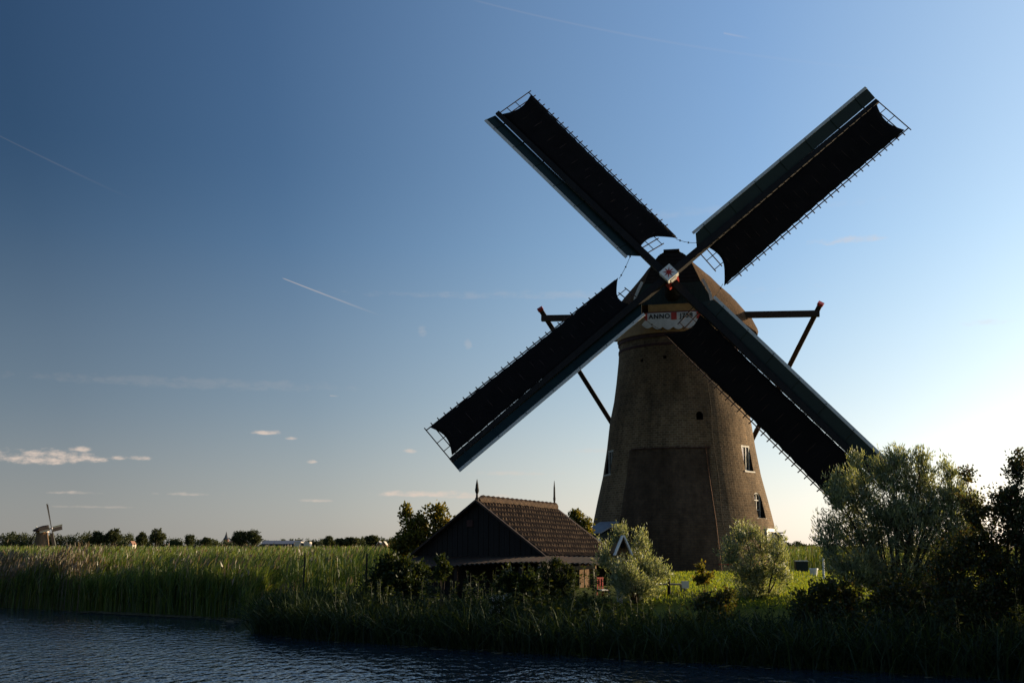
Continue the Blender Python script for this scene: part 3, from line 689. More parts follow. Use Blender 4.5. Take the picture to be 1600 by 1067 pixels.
    for z in np.arange(gz, 15.85, .19):
        hw = float(np.interp(z+.1, [sc_[i][1] for i in range(8)], [sc_[i][0] for i in range(8)]))
        fp.prism([(-hw, z), (hw, z), (hw*.97, z+.17), (-hw*.97, z+.17)], .05, (0, -3.135-.0, 0), ((1, 0, 0), (0, 0, 1), (0, 1, .0)))
    fp.box((0, -2.85, 16.07), (.8, .75, .12)); fp.build('gable_boards', M['blackwood'], cap)
    lower = [(1.9, 13.3), (1.88, 13.6), (lx*1.02, gz-.004), (-lx*1.02, gz-.004), (-1.88, 13.6), (-1.9, 13.3)]
    g = MB(); g.prism(lower, .1, (0, -3.06, 0), ((1, 0, 0), (0, 0, 1), (0, 1, 0)))
    for k in range(-6, 7): g.box((k*.27, -3.125, 13.75), (.03, .03, .85))
    g.build('gable_panel', M['green'], cap)
    for sx in (-1, 1):
        g = MB(); pts = [(sx*1.98, 13.08), (sx*1.95, 13.32), (sx*1.88, 13.75), (sx*1.70, 14.15), (sx*1.52, 14.5)]
        for a, b in zip(pts, pts[1:]): g.beam((a[0], -3.16, a[1]), (b[0], -3.16, b[1]), .07, .14, (1, 0, 0))
        g.build('gable_verge', M['offwhite'], cap)
    bx = MB(); bx.box((0, -2.95, 13.07), (2.5, .5, .42)); bx.build('breast_beam', M['ochre'], cap)
    bx = MB(); bx.box((0, -3.22, 12.86), (2.62, .08, .07)); bx.build('beam_trim', M['darkred'], cap)
    # year board with a scalloped lower edge
    top = [(-1.27, 12.82), (1.27, 12.82)]; sc2 = []
    for k in range(6):
        x0 = 1.58-k*3.16/6
        for q in np.linspace(0, 1, 8)[:-1]: x = x0-q*3.16/6; sc2.append((x, 12.24-.16*(1-(x/1.58)**2)-.14*math.sin(math.pi*q)))
    sc2.append((-1.58, 12.24))
    yb = MB().prism([top[0], top[1]]+[(1.42, 12.45)]+sc2+[(-1.42, 12.45)], .05, (0, -3.28, 0), ((1, 0, 0), (0, 0, 1), (0, 1, 0))).build('year_board', M['offwhite'], root)
    for x, hw in ((-1.36, .07), (.05, .14), (1.28, .10)): MB().box((x, -3.315, 12.63), (hw*2, .04, .36)).build('red_panel', M['red'], yb)
    if full:
        for txt, x in (('ANNO', -.68), ('J738', .67)):
            cu = bpy.data.curves.new('lettering', 'FONT'); cu.body = txt; cu.size = .33; cu.extrude = .006; cu.offset = .011; cu.space_character = 1.12; cu.align_x = 'CENTER'; cu.align_y = 'CENTER'
            to = bpy.data.objects.new('lettering', cu); link(to); bpy.context.view_layer.update()
            me = bpy.data.meshes.new_from_object(to.evaluated_get(bpy.context.evaluated_depsgraph_get())); bpy.data.objects.remove(to)
            me.transform(Matrix.Translation((x, -3.314, 12.63)) @ Matrix.Rotation(math.pi/2, 4, 'X')); me.materials.clear(); me.materials.append(M['letter'])
            link(bpy.data.objects.new('lettering', me), yb)
    # windshaft, shaft head with its star
    hub = Vector((0, -FWD, HUBZ)); n = Vector((0, -math.cos(TAU), math.sin(TAU))); rt = Vector((1, 0, 0)); up = Vector((0, math.sin(TAU), math.cos(TAU)))
    sh = MB(); sh.tube([hub-n*2.6, hub-n*.5], [.42, .36], 12); ws = sh.build('windshaft', M['blackwood'], root, True)
    e1 = rt*math.cos(phi)+up*math.sin(phi); c1 = rt*math.sin(phi)-up*math.cos(phi)
    hd = MB(); hd.box(hub-n*.05, (.62, .62, 1.0), (e1, c1, n)); hd.build('shaft_head', M['red'], ws)
    MB().box(hub+n*.42, (.66, .66, .34), (e1, c1, n)).build('head_plate', M['white'], ws)
    star = []
    for k in range(16):
        a = math.pi/8*k+phi; r = .3 if k % 2 == 0 else .1; star.append((r*math.cos(a), r*math.sin(a)))
    MB().prism(star, .012, hub+n*.597, (rt, up, n)).build('star', M['red'], ws)
    wg = MB()
    for sx in (-1, 1):
        wg.box(hub+n*.3+e1*sx*.33, (.05, .34, .3), (e1, c1, n)); wg.box(hub+n*.3+c1*sx*.33, (.34, .05, .3), (e1, c1, n))
    wg.build('wedge', M['offwhite'], ws)
    for k, d in ((0, .2), (1, -.2)):
        a = phi+k*math.pi/2; e = rt*math.cos(a)+up*math.sin(a); st = MB()
        for sg in (-1, 1): st.beam(hub+n*d, hub+e*sg*14.0+n*d*.6, .36, .34, n, .24, .17)
        st.build('stock', M['blackwood'], root)
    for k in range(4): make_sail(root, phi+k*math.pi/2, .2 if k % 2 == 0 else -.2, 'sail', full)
    # tail: long spreet through the cap, braces, tail pole
    SB = 7.36; sz = HUBZ-.86; yb_ = .1
    MB().beam((-SB, yb_, sz+.12), (SB, yb_, sz-.24), .30, .31).build('spreet', M['spar'] , root)
    MB().beam((-3.4, 3.0, 12.6), (3.4, 3.0, 12.6), .28, .3).build('spreet', M['spar'], root)
    foot = Vector((0, 10.2, 1.3)); MB().beam((0, 3.4, 12.6), foot-Vector((0, -.2, .8)), .42, .42, (0, 1, 0)).build('tail_pole', M['spar'], root)
    for sx in (-1, 1):
        top_ = Vector((sx*(SB-.16), yb_+.36, sz+.06-.18*sx)); d = (foot-top_).normalized(); t2 = top_-d*.5
        b = MB().beam(t2, foot+Vector((sx*.3, 0, 0)), .25, .27, (0, 1, 0)).build('brace', M['spar'], root)
        q_ = (.14, .31) if full else (1.5, .5); MB().beam(t2-d*q_[0], t2-d*.002, q_[1], q_[1], (0, 1, 0)).build('brace_cap', M['red' if full else 'white'], b)
    w = MB()
    for k in range(24):
        a = k*math.pi/12; b = a+math.pi/12; w.beam((math.cos(a)*.85, 10.75, 1.4+math.sin(a)*.85), (math.cos(b)*.85, 10.75, 1.4+math.sin(b)*.85), .07, .1, (0, 1, 0))
    for k in range(4): a = k*math.pi/4; w.beam((-math.cos(a)*1.1, 10.75, 1.4-math.sin(a)*1.1), (math.cos(a)*1.1, 10.75, 1.4+math.sin(a)*1.1), .07, .07, (0, 1, 0))
    w.build('winch_wheel', M['spar'], root)
    return root
make_mill('windmill', (MX, MY, TZ), -PSI, 'large round brick windmill with dark cloth-covered sails and a white ANNO board', PHI)
fx = (64-800)/FPX*650*math.cos(PITCH)
make_mill('windmill', (fx, 650, .6), 1.08+.4, 'tiny distant brick windmill rising above the reeds beside far trees', R(98), False)

# ------------------------------------------------------------------ the shed
def make_shed():
    t = empty('shed', (-1.03, 35, .35), -R(24), 'black timber shed with a brown pantiled roof, spear finials and a rusty lean-to', 'shed')
    HW, EZ, AZ, LEN = 2.17, 1.56, 3.14, 6.13
    w = MB()
    for sx in (-1, 1): w.box((sx*(HW-.16), LEN/2, EZ/2-.25), (.1, LEN-.3, EZ+.3))
    w.build('wall', M['blackwood'], t)
    for y, nm in ((.08, 'gable_wall'), (LEN-.12, 'gable_wall')):
        g = MB(); k = 24
        for i in range(k):
            x0, x1 = -HW+.1+(2*HW-.2)*i/k, -HW+.1+(2*HW-.2)*(i+1)/k-.012; f = lambda x: EZ+(AZ-EZ-.06)*(1-abs(x)/HW)
            g.prism([(x0, -.4), (x1, -.4), (x1, f(x1)), (x0, f(x0))], .05+.02*(i % 2), (0, y, 0), ((1, 0, 0), (0, 0, 1), (0, 1, 0)))
        gw = g.build(nm, M['blackwood'], t)
        if y < 1: MB().box((-.27, y-.05, 2.5), (.2, .05, .2)).build('vent', M['band'], gw)
    sl = math.hypot(HW+.1, AZ-EZ); dz = (AZ-EZ)/HW
    for sx in (-1, 1):
        nu, nv, rows, cols = 29*8, 11*5, 11, 29; vs = []
        for j in range(nv+1):
            v = j/nv; r = v*rows; saw = (r % 1) if j < nv else 1
            for i in range(nu+1):
                u = i/nu; wv = math.sin(u*cols*2*math.pi); hsh = math.sin(math.floor(r+.001)*12.9+math.floor(u*cols)*78.2)*43758.5; hsh -= math.floor(hsh)
                h = .045*wv+.055*saw+.02*hsh+.02*math.sin(u*4+v*2)
                x = (HW+.12)*v; vs.append((sx*(x+h*.5), u*(LEN+.1)-.05, AZ-dz*x+h*.8))
        fs = [(j*(nu+1)+i, j*(nu+1)+i+1, (j+1)*(nu+1)+i+1, (j+1)*(nu+1)+i) for j in range(nv) for i in range(nu)]
        MB().add(vs, fs).build('roof', M['tile'], t)
    rd = MB(); n = 17
    for k in range(n):
        a = LEN*k/n; pr = []
        rd.tube([(0, a, AZ+.02), (0, a+LEN/n*.55, AZ+.03), (0, a+LEN/n*1.06, AZ+.055)], [.10, .125, .165], 10)
    rd.build('ridge_tiles', M['tile'], t)
    for y in (-.08, LEN+.07):
        for sx in (-1, 1): MB().beam((sx*.0, y, AZ+.03), (sx*(HW+.2), y, EZ-.13), .055, .2, (0, 1, 0)).build('bargeboard', M['spar'], t)
    for y, h, rr in ((-.06, .62, .055), (LEN+.05, .92, .04)):
        f = MB(); z = AZ+.05
        f.lathe([(.06, z-.12), (.06, z+.04), (.035, z+.08), (.03, z+.18), (rr, z+.24), (rr*1.15, z+.30), (rr*.9, z+.36), (rr*.75, z+h*.72), (.006, z+h)], 10, (0, y, 0)); f.build('finial', M['blackwood'], t)
    MB().tube([(HW+.2, 0, EZ-.1), (HW+.2, LEN, EZ-.12)], .055, 8).build('gutter', M['blackwood'], t)
    # lean-to with a sagging corrugated roof
    x0, x1 = -1.95, 4.5; nu, nv = 260, 8; vs = []
    for j in range(nv+1):
        v = j/nv
        for i in range(nu+1):
            u = i/nu; x = x0+(x1-x0)*u
            z = 1.5-(.25-.1*u)*v+.022*math.sin(x*2*math.pi/.15)-.03*math.sin(u*7)*v+.015*math.sin(math.floor(u*8)*5.1)
            vs.append((x, .0-2.0*v-.06*math.sin(math.floor(u*8)*3.3)*(j == nv), z))
    fs = [(j*(nu+1)+i, j*(nu+1)+i+1, (j+1)*(nu+1)+i+1, (j+1)*(nu+1)+i) for j in range(nv) for i in range(nu)]
    ro = MB().add(vs, fs).build('lean_to_roof', M['corr'], t); md = ro.modifiers.new('s', 'SOLIDIFY'); md.thickness = .02
    for x in (-1.8, .2, 2.2, 4.3): MB().box((x, -1.8, .45), (.1, .1, 1.6)).build('post', M['spar'], t)
    b = MB()
    for k in range(5): b.box((.7, -1.72+.01*(k % 2), -.2+k*.2), (4.9, .03, .18))
    b.build('lean_to_boarding', M['blackwood'], t)
    MB().box((3.4, .1, .6), (2.0, .05, 1.9)).build('back_boarding', M['blackwood'], t)
    s = MB(); dv = Vector((.358, .934, 0)); nv_ = Vector((.934, -.358, 0))
    for k in range(3): s.box(Vector((3.98, -1.98, .5+.03*(k % 2)))+dv*(.1+.2*k)+nv_*.012*k, (.185, .03, 1.7-.07*k), (dv, nv_, Vector((0, 0, 1))))
    s.build('plank_screen', M['plank'], t)
    MB().beam((3.2, -1.95, 1.18), (4.45, -1.95, 1.26), .06, .1).build('fascia_board', M['plank'], t)
make_shed()

# ------------------------------------------------------------------ trees, shrubs and flowering plants
def lobes_px(base_px, Y, lst, seed=0, deep=.8, zoff=0.0):
    """crown masses read as (px, py, half width, half height) at distance Y, turned into metres from the plant's foot"""
    r = np.random.default_rng(seed); bx = (base_px-800)/FPX*Y; gz = float(ground_z(bx, Y))+zoff; out = []
    for px, py, a, b in lst:
        p = at(px, py, Y); k = Y/FPX; out.append((p.x-bx, r.uniform(-.5, .5)*deep*a*k, p.z-gz, a*k, a*k*deep, b*k))
    return (bx, Y, gz), out
b, l = lobes_px(1390, 25, [(1395,742,40,46),(1345,765,32,40),(1303,775,24,34),(1445,752,36,40),(1488,775,32,40),(1296,838,30,40),(1350,830,50,55),(1425,825,58,58),(1490,838,45,55),(1330,890,50,36),(1400,900,75,42),(1470,905,55,44),(1380,795,45,40),(1435,795,45,40),(1400,712,18,26),(1440,722,14,22),(1338,722,12,20),(1310,745,12,18),(1480,735,14,24),(1500,835,34,40),(1512,790,24,30),(1470,790,30,34)], 1)
plant('willow_tree', b, l, M['willow'], 'large silvery willow in front of the lower right sail', 'tree', twigs=74, per=32, ll=.095, lw=.021, up=1.1, shoot=.2, trunk_r=.055, seed=11, jitter=.05)
b, l = lobes_px(1560, 21.5, [(1586,745,18,34),(1572,790,32,36),(1525,800,26,30),(1600,825,45,50),(1540,860,45,48),(1490,890,40,45),(1580,920,60,55),(1510,945,55,45),(1640,850,60,80),(1660,760,50,60),(1508,742,10,14),(1590,715,9,18)], 2)
plant('hawthorn_bush', b, l, M['thorn'], 'tall dark hawthorn with reddish berries at the right edge, beyond the willow', 'bush', twigs=100, per=30, ll=.06, lw=.042, up=.2, shoot=.22, trunk_r=.06, seed=12, jitter=.06)
root_h = [o for o in COL.objects if o.name.startswith('hawthorn_bush')][0]
bb = MB(); r9 = random.Random(3)
for k in range(260):
    L_ = l[r9.randrange(len(l))]; d = Vector((r9.gauss(0, 1), r9.gauss(0, 1), r9.gauss(0, 1))).normalized()*r9.uniform(.7, 1.05)
    c = Vector((L_[0]+d.x*L_[3], L_[1]+d.y*L_[4], L_[2]+d.z*L_[5])); q = .014
    bb.add([c+Vector(v)*q for v in ((1,0,0),(-1,0,0),(0,1,0),(0,-1,0),(0,0,1),(0,0,-1))], [(0,2,4),(2,1,4),(1,3,4),(3,0,4),(2,0,5),(1,2,5),(3,1,5),(0,3,5)])
o = bb.build('berries', M['berry'], root_h); o['kind'] = 'stuff'
b, l = lobes_px(990, 28, [(968,838,15,22),(1000,846,13,24),(955,872,24,26),(1000,880,32,28),(1030,897,18,20),(985,908,40,26)], 3)
k = 28/FPX; l += [((968-990)*k, -.6, EYE+(HORIZON-890)*k-b[2], 24*k, .3, 22*k), ((985-990)*k, -.65, EYE+(HORIZON-912)*k-b[2], 40*k, .3, 22*k)]
plant('willow_shrub', b, l, M['willow'], 'sunlit silvery willow shrub between the shed and the mill', 'shrub', twigs=56, per=30, ll=.085, lw=.02, up=1.1, shoot=.25, trunk_r=.035, seed=13)
b, l = lobes_px(1185, 27, [(1163,835,20,24),(1142,862,18,24),(1190,850,20,26),(1215,858,17,24),(1172,888,38,34),(1218,892,18,24),(1185,930,42,34)], 4)
plant('willow_shrub', b, l, M['willow'], 'silvery willow shrub on the lawn in front of the mill doorway', 'shrub', twigs=56, per=30, ll=.085, lw=.02, up=1.1, shoot=.25, trunk_r=.035, seed=14)
b, l = lobes_px(660, 41.5, [(634,808,9,18),(683,800,14,16),(655,822,24,18),(692,828,20,22),(640,846,24,16),(668,850,34,20),(622,858,16,12)], 5)
plant('fruit_tree', b, l, M['shedtree'], 'loose yellow-green tree behind the left end of the shed', 'tree', twigs=40, per=22, ll=.12, lw=.085, up=.5, shoot=.4, trunk_r=.06, seed=15, jitter=.09)
b, l = lobes_px(908, 45, [(900,812,10,14),(915,824,10,14),(905,838,16,16)], 6)
plant('fruit_tree', b, l, M['shedtree'], 'yellowish treetop peeping out between the shed roof and the mill', 'tree', twigs=45, per=24, ll=.10, lw=.07, up=.4, shoot=.25, trunk_r=.05, seed=16, jitter=.07)
b, l = lobes_px(1300, 23.5, [(1302,925,34,30),(1262,945,30,30),(1330,950,36,36),(1290,965,40,30)], 7)
plant('bramble', b, l, M['thorn'], 'dark leafy bramble at the foot of the large willow, on the lawn side', 'bush', twigs=60, per=22, ll=.075, lw=.05, up=.3, shoot=.25, trunk_r=.02, seed=17, jitter=.05)
b, l = lobes_px(1430, 23.2, [(1385,938,36,26),(1432,928,42,30),(1482,938,40,30),(1430,955,60,24)], 15)
plant('bramble', b, l, M['thorn'], 'dark leafy bramble in front of the trunk of the large willow', 'bush', twigs=60, per=22, ll=.075, lw=.05, up=.3, shoot=.25, trunk_r=.02, seed=25, jitter=.05)
b, l = lobes_px(1110, 25.5, [(1102,942,18,14),(1135,936,18,18),(1118,955,30,18)], 8)
plant('bramble', b, l, M['thorn'], 'low dark leafy bramble below the lawn, between the two willow shrubs', 'bush', twigs=45, per=20, ll=.075, lw=.045, up=.4, shoot=.3, trunk_r=.015, seed=18, jitter=.05)
b, l = lobes_px(1098, 27.5, [(1096,888,5,9),(1104,899,8,7),(1092,902,6,8),(1099,908,9,6)], 9)
plant('sapling', b, l, M['shedtree'], 'slender bright yellow-green sapling against the lawn', 'sapling', twigs=12, per=18, ll=.075, lw=.04, up=.5, shoot=.2, trunk_r=.014, seed=19, jitter=.04)
b, l = lobes_px(870, 29.5, [(852,886,9,9),(868,880,10,9),(886,890,10,9),(860,905,22,20),(885,912,20,18),(873,930,30,22)], 10)
ro, _ = plant('hemp_agrimony', b, l, M['herb'], 'tall pale pink flowering herb in front of the lean-to roof', 'plant', twigs=40, per=24, ll=.08, lw=.03, up=.8, shoot=.1, trunk_r=.018, seed=20, jitter=.04, crown_name='foliage', trunk_name='stems')
def blossoms(root, l, n, size, mat, seed, name='flowers'):
    r = np.random.default_rng(seed); P = []
    for dx, dy, dz, rx, ry, rz in l: c = r.normal(size=(n, 3)); c = unit(c); c[:, 2] = np.abs(c[:, 2]); P.append(np.array([dx, dy, dz])+c*np.array([rx, ry, rz])*r.uniform(.8, 1.05, (n, 1)))
    P = np.concatenate(P); P = (P[:, None]+r.normal(0, size*1.2, (len(P), 9, 3))).reshape(-1, 3); a = Acc(); V, q = leaf_arrays(P, r.normal(size=P.shape), size, size*.8, r); a.add(V, q)
    o = a.obj(name, mat, root); o['kind'] = 'stuff'
blossoms(ro, l[:3], 9, .022, M['pinkflower'], 1)
b, l = lobes_px(628, 31.5, [(612,884,26,18),(642,893,28,18),(600,905,28,20),(630,912,40,22)], 13)
plant('elder_bush', b, l, M['herb'], 'dark elder bush hiding the left end of the lean-to', 'bush', twigs=60, per=24, ll=.1, lw=.06, up=.4, shoot=.2, trunk_r=.025, seed=23, jitter=.06)
b, l = lobes_px(815, 29, [(800,908,22,16),(826,914,24,18),(812,926,38,18)], 14)
plant('elder_bush', b, l, M['herb'], 'low dark elder bush under the middle of the lean-to roof edge', 'bush', twigs=50, per=24, ll=.1, lw=.06, up=.4, shoot=.2, trunk_r=.02, seed=24, jitter=.06)
b, l = lobes_px(692, 28, [(690,878,7,9),(696,888,8,9),(688,898,9,9)], 12)
plant('sapling', b, l, M['herb'], 'small leafy sapling in front of the left half of the lean-to roof', 'sapling', twigs=14, per=18, ll=.09, lw=.05, up=.5, shoot=.2, trunk_r=.014, seed=22, jitter=.04)
b, l = lobes_px(781, 24.5, [(775,940,10,10),(792,938,9,9),(778,955,13,12),(780,985,14,20)], 11)
ro, _ = plant('yarrow', b, l, M['bankgrass'], 'clump of small white flowers in the dark bank grass below the shed', 'plant', twigs=26, per=18, ll=.06, lw=.02, up=.8, shoot=.1, trunk_r=.012, seed=21, jitter=.03, crown_name='foliage', trunk_name='stems')
blossoms(ro, l[:3], 12, .018, M['flower'], 2)
# unseen hawthorns added past the right edge to shade the bank in low sun
for k, (x, y, s) in enumerate(((11.6, 19.2, 1.0), (13.6, 21.0, 1.35), (16.5, 19.5, 1.5), (19.5, 18.0, 1.4), (14.5, 25.5, 1.3), (23.0, 21.0, 1.9))):
    gz = float(ground_z(x, y)); l = [(0, 0, 1.6*s, .9*s, .8*s, .9*s), (.6*s, .2, 1.1*s, .8*s, .7*s, .8*s), (-.6*s, -.1, 1.1*s, .8*s, .7*s, .8*s), (0, .1, .55*s, 1.1*s, .9*s, .6*s)]
    plant('hawthorn_bush', (x, y, gz), l, M['thorn'], 'dark hawthorn added out of view past the right edge, shading the bank', 'bush', 'unseen hawthorns added for shade', twigs=80, per=24, ll=.085, lw=.06, up=.2, trunk_r=.06, seed=30+k, jitter=.08)

# ------------------------------------------------------------------ far trees, houses, church
def farp(px, Y): x = (px-800)/FPX*Y*math.cos(PITCH); return x, Y, float(ground_z(x, Y))
def far_tree(px, ytop, wpx, Y, label, seed, kind='round', group='far trees beyond the reeds'):
    x, y, gz = farp(px, Y); k = Y/FPX; top = EYE+(HORIZON-ytop)*k-gz; r = wpx*k/2; rg = np.random.default_rng(seed); l = []
    for i in range(7):
        a = rg.uniform(0, 6.28); q = rg.uniform(.25, .6)*r; z = rg.uniform(.42, .8)*top; l.append((math.cos(a)*q, math.sin(a)*q, z, r*rg.uniform(.4, .6), r*rg.uniform(.4, .6), top*rg.uniform(.16, .22)))
    l.append((0, 0, top*.8, r*.5, r*.5, top*.19)); l.append((0, 0, top*.5, r*.8, r*.8, top*.3))
    plant('far_tree', (x, y, gz), l, M['farleaf'], label, 'tree', group, twigs=60, per=14, ll=1.1*k*1.4, lw=.8*k*1.4, up=.1, trunk_r=.05*top, bark=M['farbark'], seed=seed, jitter=.5*k)
for i, (px, yt, w, Y, lb) in enumerate((
    (243, 827, 30, 560, 'bright olive tree with a full crown, tallest between the distant mill and the dark pair'),
    (220, 833, 18, 570, 'small rounded tree close on the left of the bright olive one'),
    (176, 827, 26, 640, 'broad dark tree topping the wood right of the distant mill'),
    (150, 831, 26, 640, 'lower dark tree left of the broad one topping the far wood'),
    (295, 838, 15, 520, 'small round dark tree standing alone left of the church spire'),
    (272, 845, 20, 520, 'low flat bush left of the small round dark tree'),
    (322, 842, 18, 560, 'low tree just left of the church spire'),
    (375, 831, 26, 430, 'left crown of the big dark pair beside the church spire'),
    (395, 829, 28, 430, 'right and taller crown of the big dark pair beside the church spire'),
    (513, 839, 14, 520, 'tall dark tree at the right end of the pale farm buildings'),
    (545, 841, 26, 560, 'broad low tree midway between the farm buildings and the twin gabled house'),
    (530, 843, 24, 560, 'low tree left of the broad one beside the farm buildings'),
    (582, 838, 22, 600, 'dark tree close behind the twin gabled house'))):
    far_tree(px, yt-2, w*1.2, Y, lb, 50+i)
wood = Acc()
def far_strip(x0, x1, top, Y, n, seed):
    r = np.random.default_rng(seed); k = Y/FPX; m = int((x1-x0)/5)+2
    cx = np.linspace(x0, x1, m)+r.uniform(-3, 3, m); ct = top+r.uniform(-3.5, 4.5, m); cw = r.uniform(5, 10, m); cy = r.uniform(-14, 14, m)
    i = r.integers(0, m, n*4); o = unit(r.normal(size=(n*4, 3)))*r.uniform(.5, 1, (n*4, 1)); px = cx[i]+o[:, 0]*cw[i]
    h = (HORIZON-ct[i]); z = EYE+(h*(.55+.45*o[:, 2])-0)*k; z = np.where(r.random(n*4) < .4, EYE-2+(z-EYE+2)*r.random(n*4), z)
    V, q = leaf_arrays(np.stack([(px-800)*k, Y+cy[i]+o[:, 1]*cw[i]*k, z], 1), r.normal(size=(n*4, 3)), 1.5*k*1.5, 1.2*k*1.5, r); wood.add(V, q)
for a in ((-40, 60, 832, 720, 2600, 1), (70, 215, 834, 720, 3600, 2), (200, 350, 842, 700, 2600, 3), (330, 440, 846, 720, 1600, 9), (440, 620, 843, 680, 4200, 4), (560, 700, 840, 760, 2600, 5), (880, 960, 842, 700, 1500, 6), (1195, 1262, 849, 640, 2200, 7), (1255, 1700, 853, 640, 4500, 8)): far_strip(*a)
tag(wood.obj('far_wood', M['farleaf']), 'low line of far woods along the horizon', 'wood', kind='stuff')
def house(name, px, ybase, ytop, wpx, Y, label, cat, wallm, roofm, gables=1, depth=8, ridge=.5):
    x, y, gz = farp(px, Y); k = Y/FPX; top = EYE+(HORIZON-ytop)*k-gz; w = wpx*k; t = empty(name, (x, y, gz), 0, label, cat); e = top*(1-ridge*.6)
    mb = MB(); rf = MB()
    for g in range(gables):
        cx = -w/2+w*(g+.5)/gables; hw = w/gables/2
        mb.prism([(-hw, -1), (hw*.98, -1), (hw*.98, e), (0, top), (-hw, e)], depth, (cx, 0, 0), ((1, 0, 0), (0, 0, 1), (0, 1, 0)))
        for sx in (-1, 1): rf.beam((cx+sx*hw*1.0, 0, e+.08), (cx+sx*.01, 0, top+.12), depth+.8, .22, (0, 0, 1))
    mb.build('wall', wallm, t); rf.build('roof', roofm, t)
    for g in range(gables): MB().box((-w/2+w*(g+.5)/gables, -depth/2-.03, e*.6), (w/gables*.3, .1, e*.3)).build('window', M['glass'], t)
    return t
M['farbrick'] = paint('far brick wall', (.22, .11, .07), .8, .2, .5); M['farwhite'] = paint('far pale render', (.55, .48, .4), .7, .12, .5); M['farroof'] = paint('far roof tiles', (.07, .05, .045), .8, .2, .5); M['slate'] = paint('far slate', (.045, .05, .06), .7, .2, .5)
house('house', 597, 856, 846.5, 15, 600, 'distant twin gabled brick house left of the shed', 'house', M['farbrick'], M['farwhite'], 2, 9, .7)
x, y, gz = farp(448, 560); k = 560/FPX; t = empty('farm_building', (x, y, gz), 0, 'long low grey farm building on the horizon with a pale sunlit end block', 'farm building')
H = lambda py: EYE+(HORIZON-py)*k-gz
MB().box((-2.0, 3, H(850)/2-.5), (60*k, 14, H(850)+1)).build('wall', M['slate'], t); r_ = MB().prism([(-7.6, 0), (7.6, 0), (0, H(846)-H(850)+.4)], 62*k, (-2, 3, H(850)+.02), ((0, 1, 0), (0, 0, 1), (1, 0, 0))).build('roof', M['lead'], t)
for dx, w, h in ((21*k, 10*k, 846.5), (35*k, 9*k, 847)): MB().box((dx, -5.2, H(h)/2-.5), (w, 6, H(h)+1)).build('end_block', M['farwhite'], t)
MB().box((28*k, -5, H(849)/2-.5), (4.4*k, 5, H(849)+1)).build('link', M['slate'], t)
x, y, gz = farp(352.5, 900); k = .5; t = empty('church', (x, y, gz), 0, 'far church with a slim pointed grey spire above the low trees', 'church'); H = lambda py: EYE+(HORIZON-py)*k-gz
MB().box((0, 0, H(843)/2-.5), (3.6, 3.6, H(843)+1)).build('tower', M['farbrick'], t)
MB().lathe([(2.5, H(843)+.02), (1.4, H(840)), (.7, H(836)), (.06, H(831))], 8).build('spire', M['slate'], t)
MB().prism([(-3.4, -1), (3.4, -1), (3.4, H(848)), (0, H(845.5)), (-3.4, H(848))], 14, (9, 1, 0), ((0, 1, 0), (0, 0, 1), (1, 0, 0))).build('nave', M['farbrick'], t)
M['farwhite2'] = M['farwhite']
house('house', 206, 856, 846, 7, 620, 'tiny red roofed house at the foot of the far wood', 'house', M['farwhite'], M['farbrick'], 1, 6, .7)

# ------------------------------------------------------------------ garden things round the lawn
def gp(px, Y): x = (px-800)/FPX*Y*math.cos(PITCH); return (x, Y, float(ground_z(x, Y)))
def post(px, Y, ytop, w, mat, label, name='post', cat='post'):
    p = gp(px, Y); h = EYE+(HORIZON-ytop)*Y/FPX-p[2]; t = MB().tube([(0, 0, -.2), (0, .01, h*.5), (.012, 0, h)], [w/2, w/2, w*.46], 8).build(name, mat); t.location = p; tag(t, label, cat); return t
post(476, 36, 863, .05, M['blackwood'], 'dark post in the reeds, further left from the shed')
post(573, 35, 865, .055, M['blackwood'], 'dark post in the reeds close to the shed')
post(1044, 28.5, 892, .075, M['blackwood'], 'dark thin post beside the grey bench, right of the sunlit shrub')
post(1285.5, 40, 869, .075, M['white'], 'white post on the lawn left of the large willow')
p = gp(971, 27.8); t = empty('dovecote', p, R(18), 'small white gabled dovecote on a post behind the sunlit shrub', 'dovecote')
zt = EYE+(862-838.5)*27.8/FPX-p[2]; zb = zt-.46
MB().box((0, .15, zb/2-.1), (.1, .1, zb+.2)).build('post', M['offwhite'], t)
MB().prism([(-.16, zb), (.16, zb), (.16, zb+.18), (0, zt-.07), (-.16, zb+.18)], .26, (0, .15, 0), ((1, 0, 0), (0, 0, 1), (0, 1, 0))).build('box', M['plank'], t)
rf = MB()
for sx in (-1, 1): rf.beam((0, .08, zt), (sx*.21, .08, zb+.06), .3, .03, (0, 0, 1))
rf.build('roof', M['plank'], t)
for sx in (-1, 1): MB().beam((sx*.012, -.1, zt+.02), (sx*.225, -.1, zb+.02), .03, .11, (0, 1, 0)).build('bargeboard', M['white'], t)
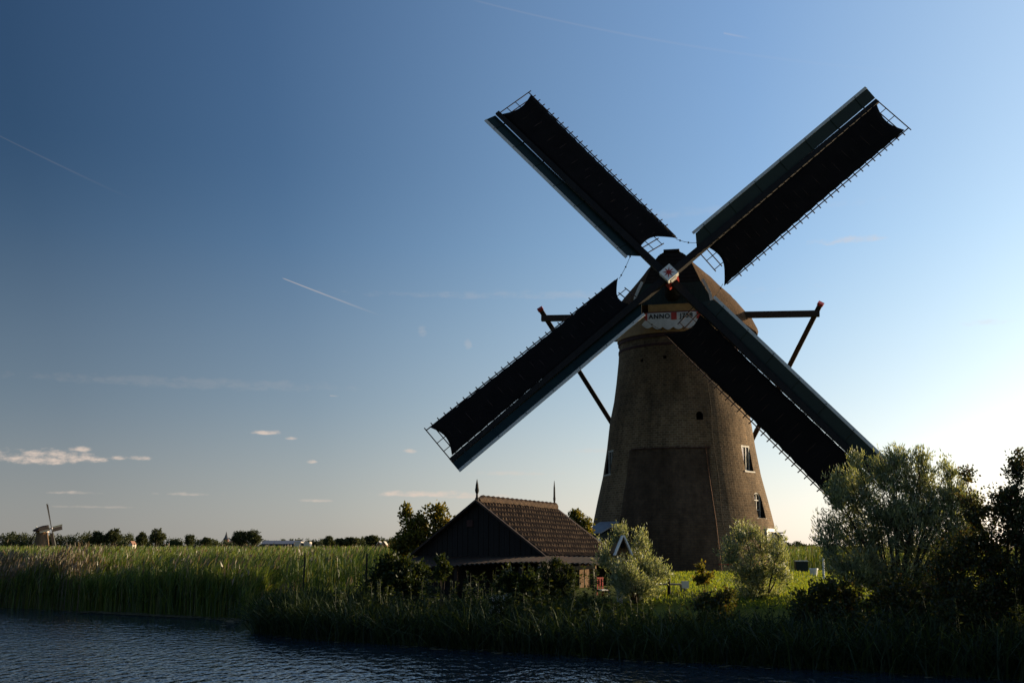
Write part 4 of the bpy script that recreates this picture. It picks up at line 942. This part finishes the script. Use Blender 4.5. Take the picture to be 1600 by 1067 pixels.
MB().tube([(0, -.06, zb+.24), (0, -.045, zb+.24)], .06, 12).build('entrance', M['hole'], t)
p = gp(941, 29.5); t = empty('garden_chair', (p[0], p[1], p[2]-.05), R(35), 'small red garden chair with white seat beside the plank screen', 'chair')
zb = EYE-(930-862)*29.5/FPX-p[2]; zb = max(.2, zb); t.scale = (.62, .62, .8)
MB().box((0, 0, zb), (.36, .34, .035)).build('seat', M['white'], t)
bk = MB()
for k in (0, 1.5, 3): bk.box((-.13+k*.087, .17, zb+.2), (.05, .025, .36))
bk.box((0, .172, zb+.36), (.36, .02, .05)); bk.build('backrest', M['red'], t)
for sx in (-1, 1):
    for sy in (-1, 1): MB().beam((sx*.16, sy*.15, zb-.02), (sx*.18, sy*.18, -.05), .03, .03).build('leg', M['red'], t)
p = gp(1047, 28.7); t = empty('garden_bench', p, R(4), 'grey plank bench with a white end frame at the edge of the lawn', 'bench'); zs = EYE-(917-862)*28.7/FPX-p[2]; zs = max(.22, zs)
for k in range(3): MB().box((-.35, -.13+k*.13, zs), (1.3, .115, .035)).build('seat_plank', M['greyplank'], t)
for x in (-.95, .3):
    f = MB()
    for sy in (-1, 1): f.beam((x, sy*.16, zs-.02), (x, sy*.2, -.05), .06, .05, (1, 0, 0))
    f.box((x, 0, zs-.045), (.07, .42, .05)); f.build('end_frame', M['greyplank'], t)
MB().box((.3, -.24, zs-.0), (.17, .05, .17)).build('bracket', M['white'], t)
p = gp(1251, 55); t = empty('storage_box', p, R(-6), 'dark green storage box with a pale lid at the far edge of the lawn', 'box')
MB().box((0, 0, .22), (.56, .5, .5)).build('body', M['green2'], t, bevel=.015); MB().box((0, 0, .5), (.6, .54, .05)).build('lid', M['offwhite'], t, bevel=.01)
p = gp(1270, 46); t = empty('flowerpot', p, 0, 'squat white flowerpot standing on the lawn left of the white post', 'flowerpot')
MB().lathe([(.09, -.02), (.12, .04), (.155, .22), (.175, .26), (.175, .3), (.15, .3), (.14, .24)], 20).build('pot', M['white'], t, True); MB().lathe([(.02, .235), (.139, .236)], 16, caps=False).build('soil', M['bark'], t)
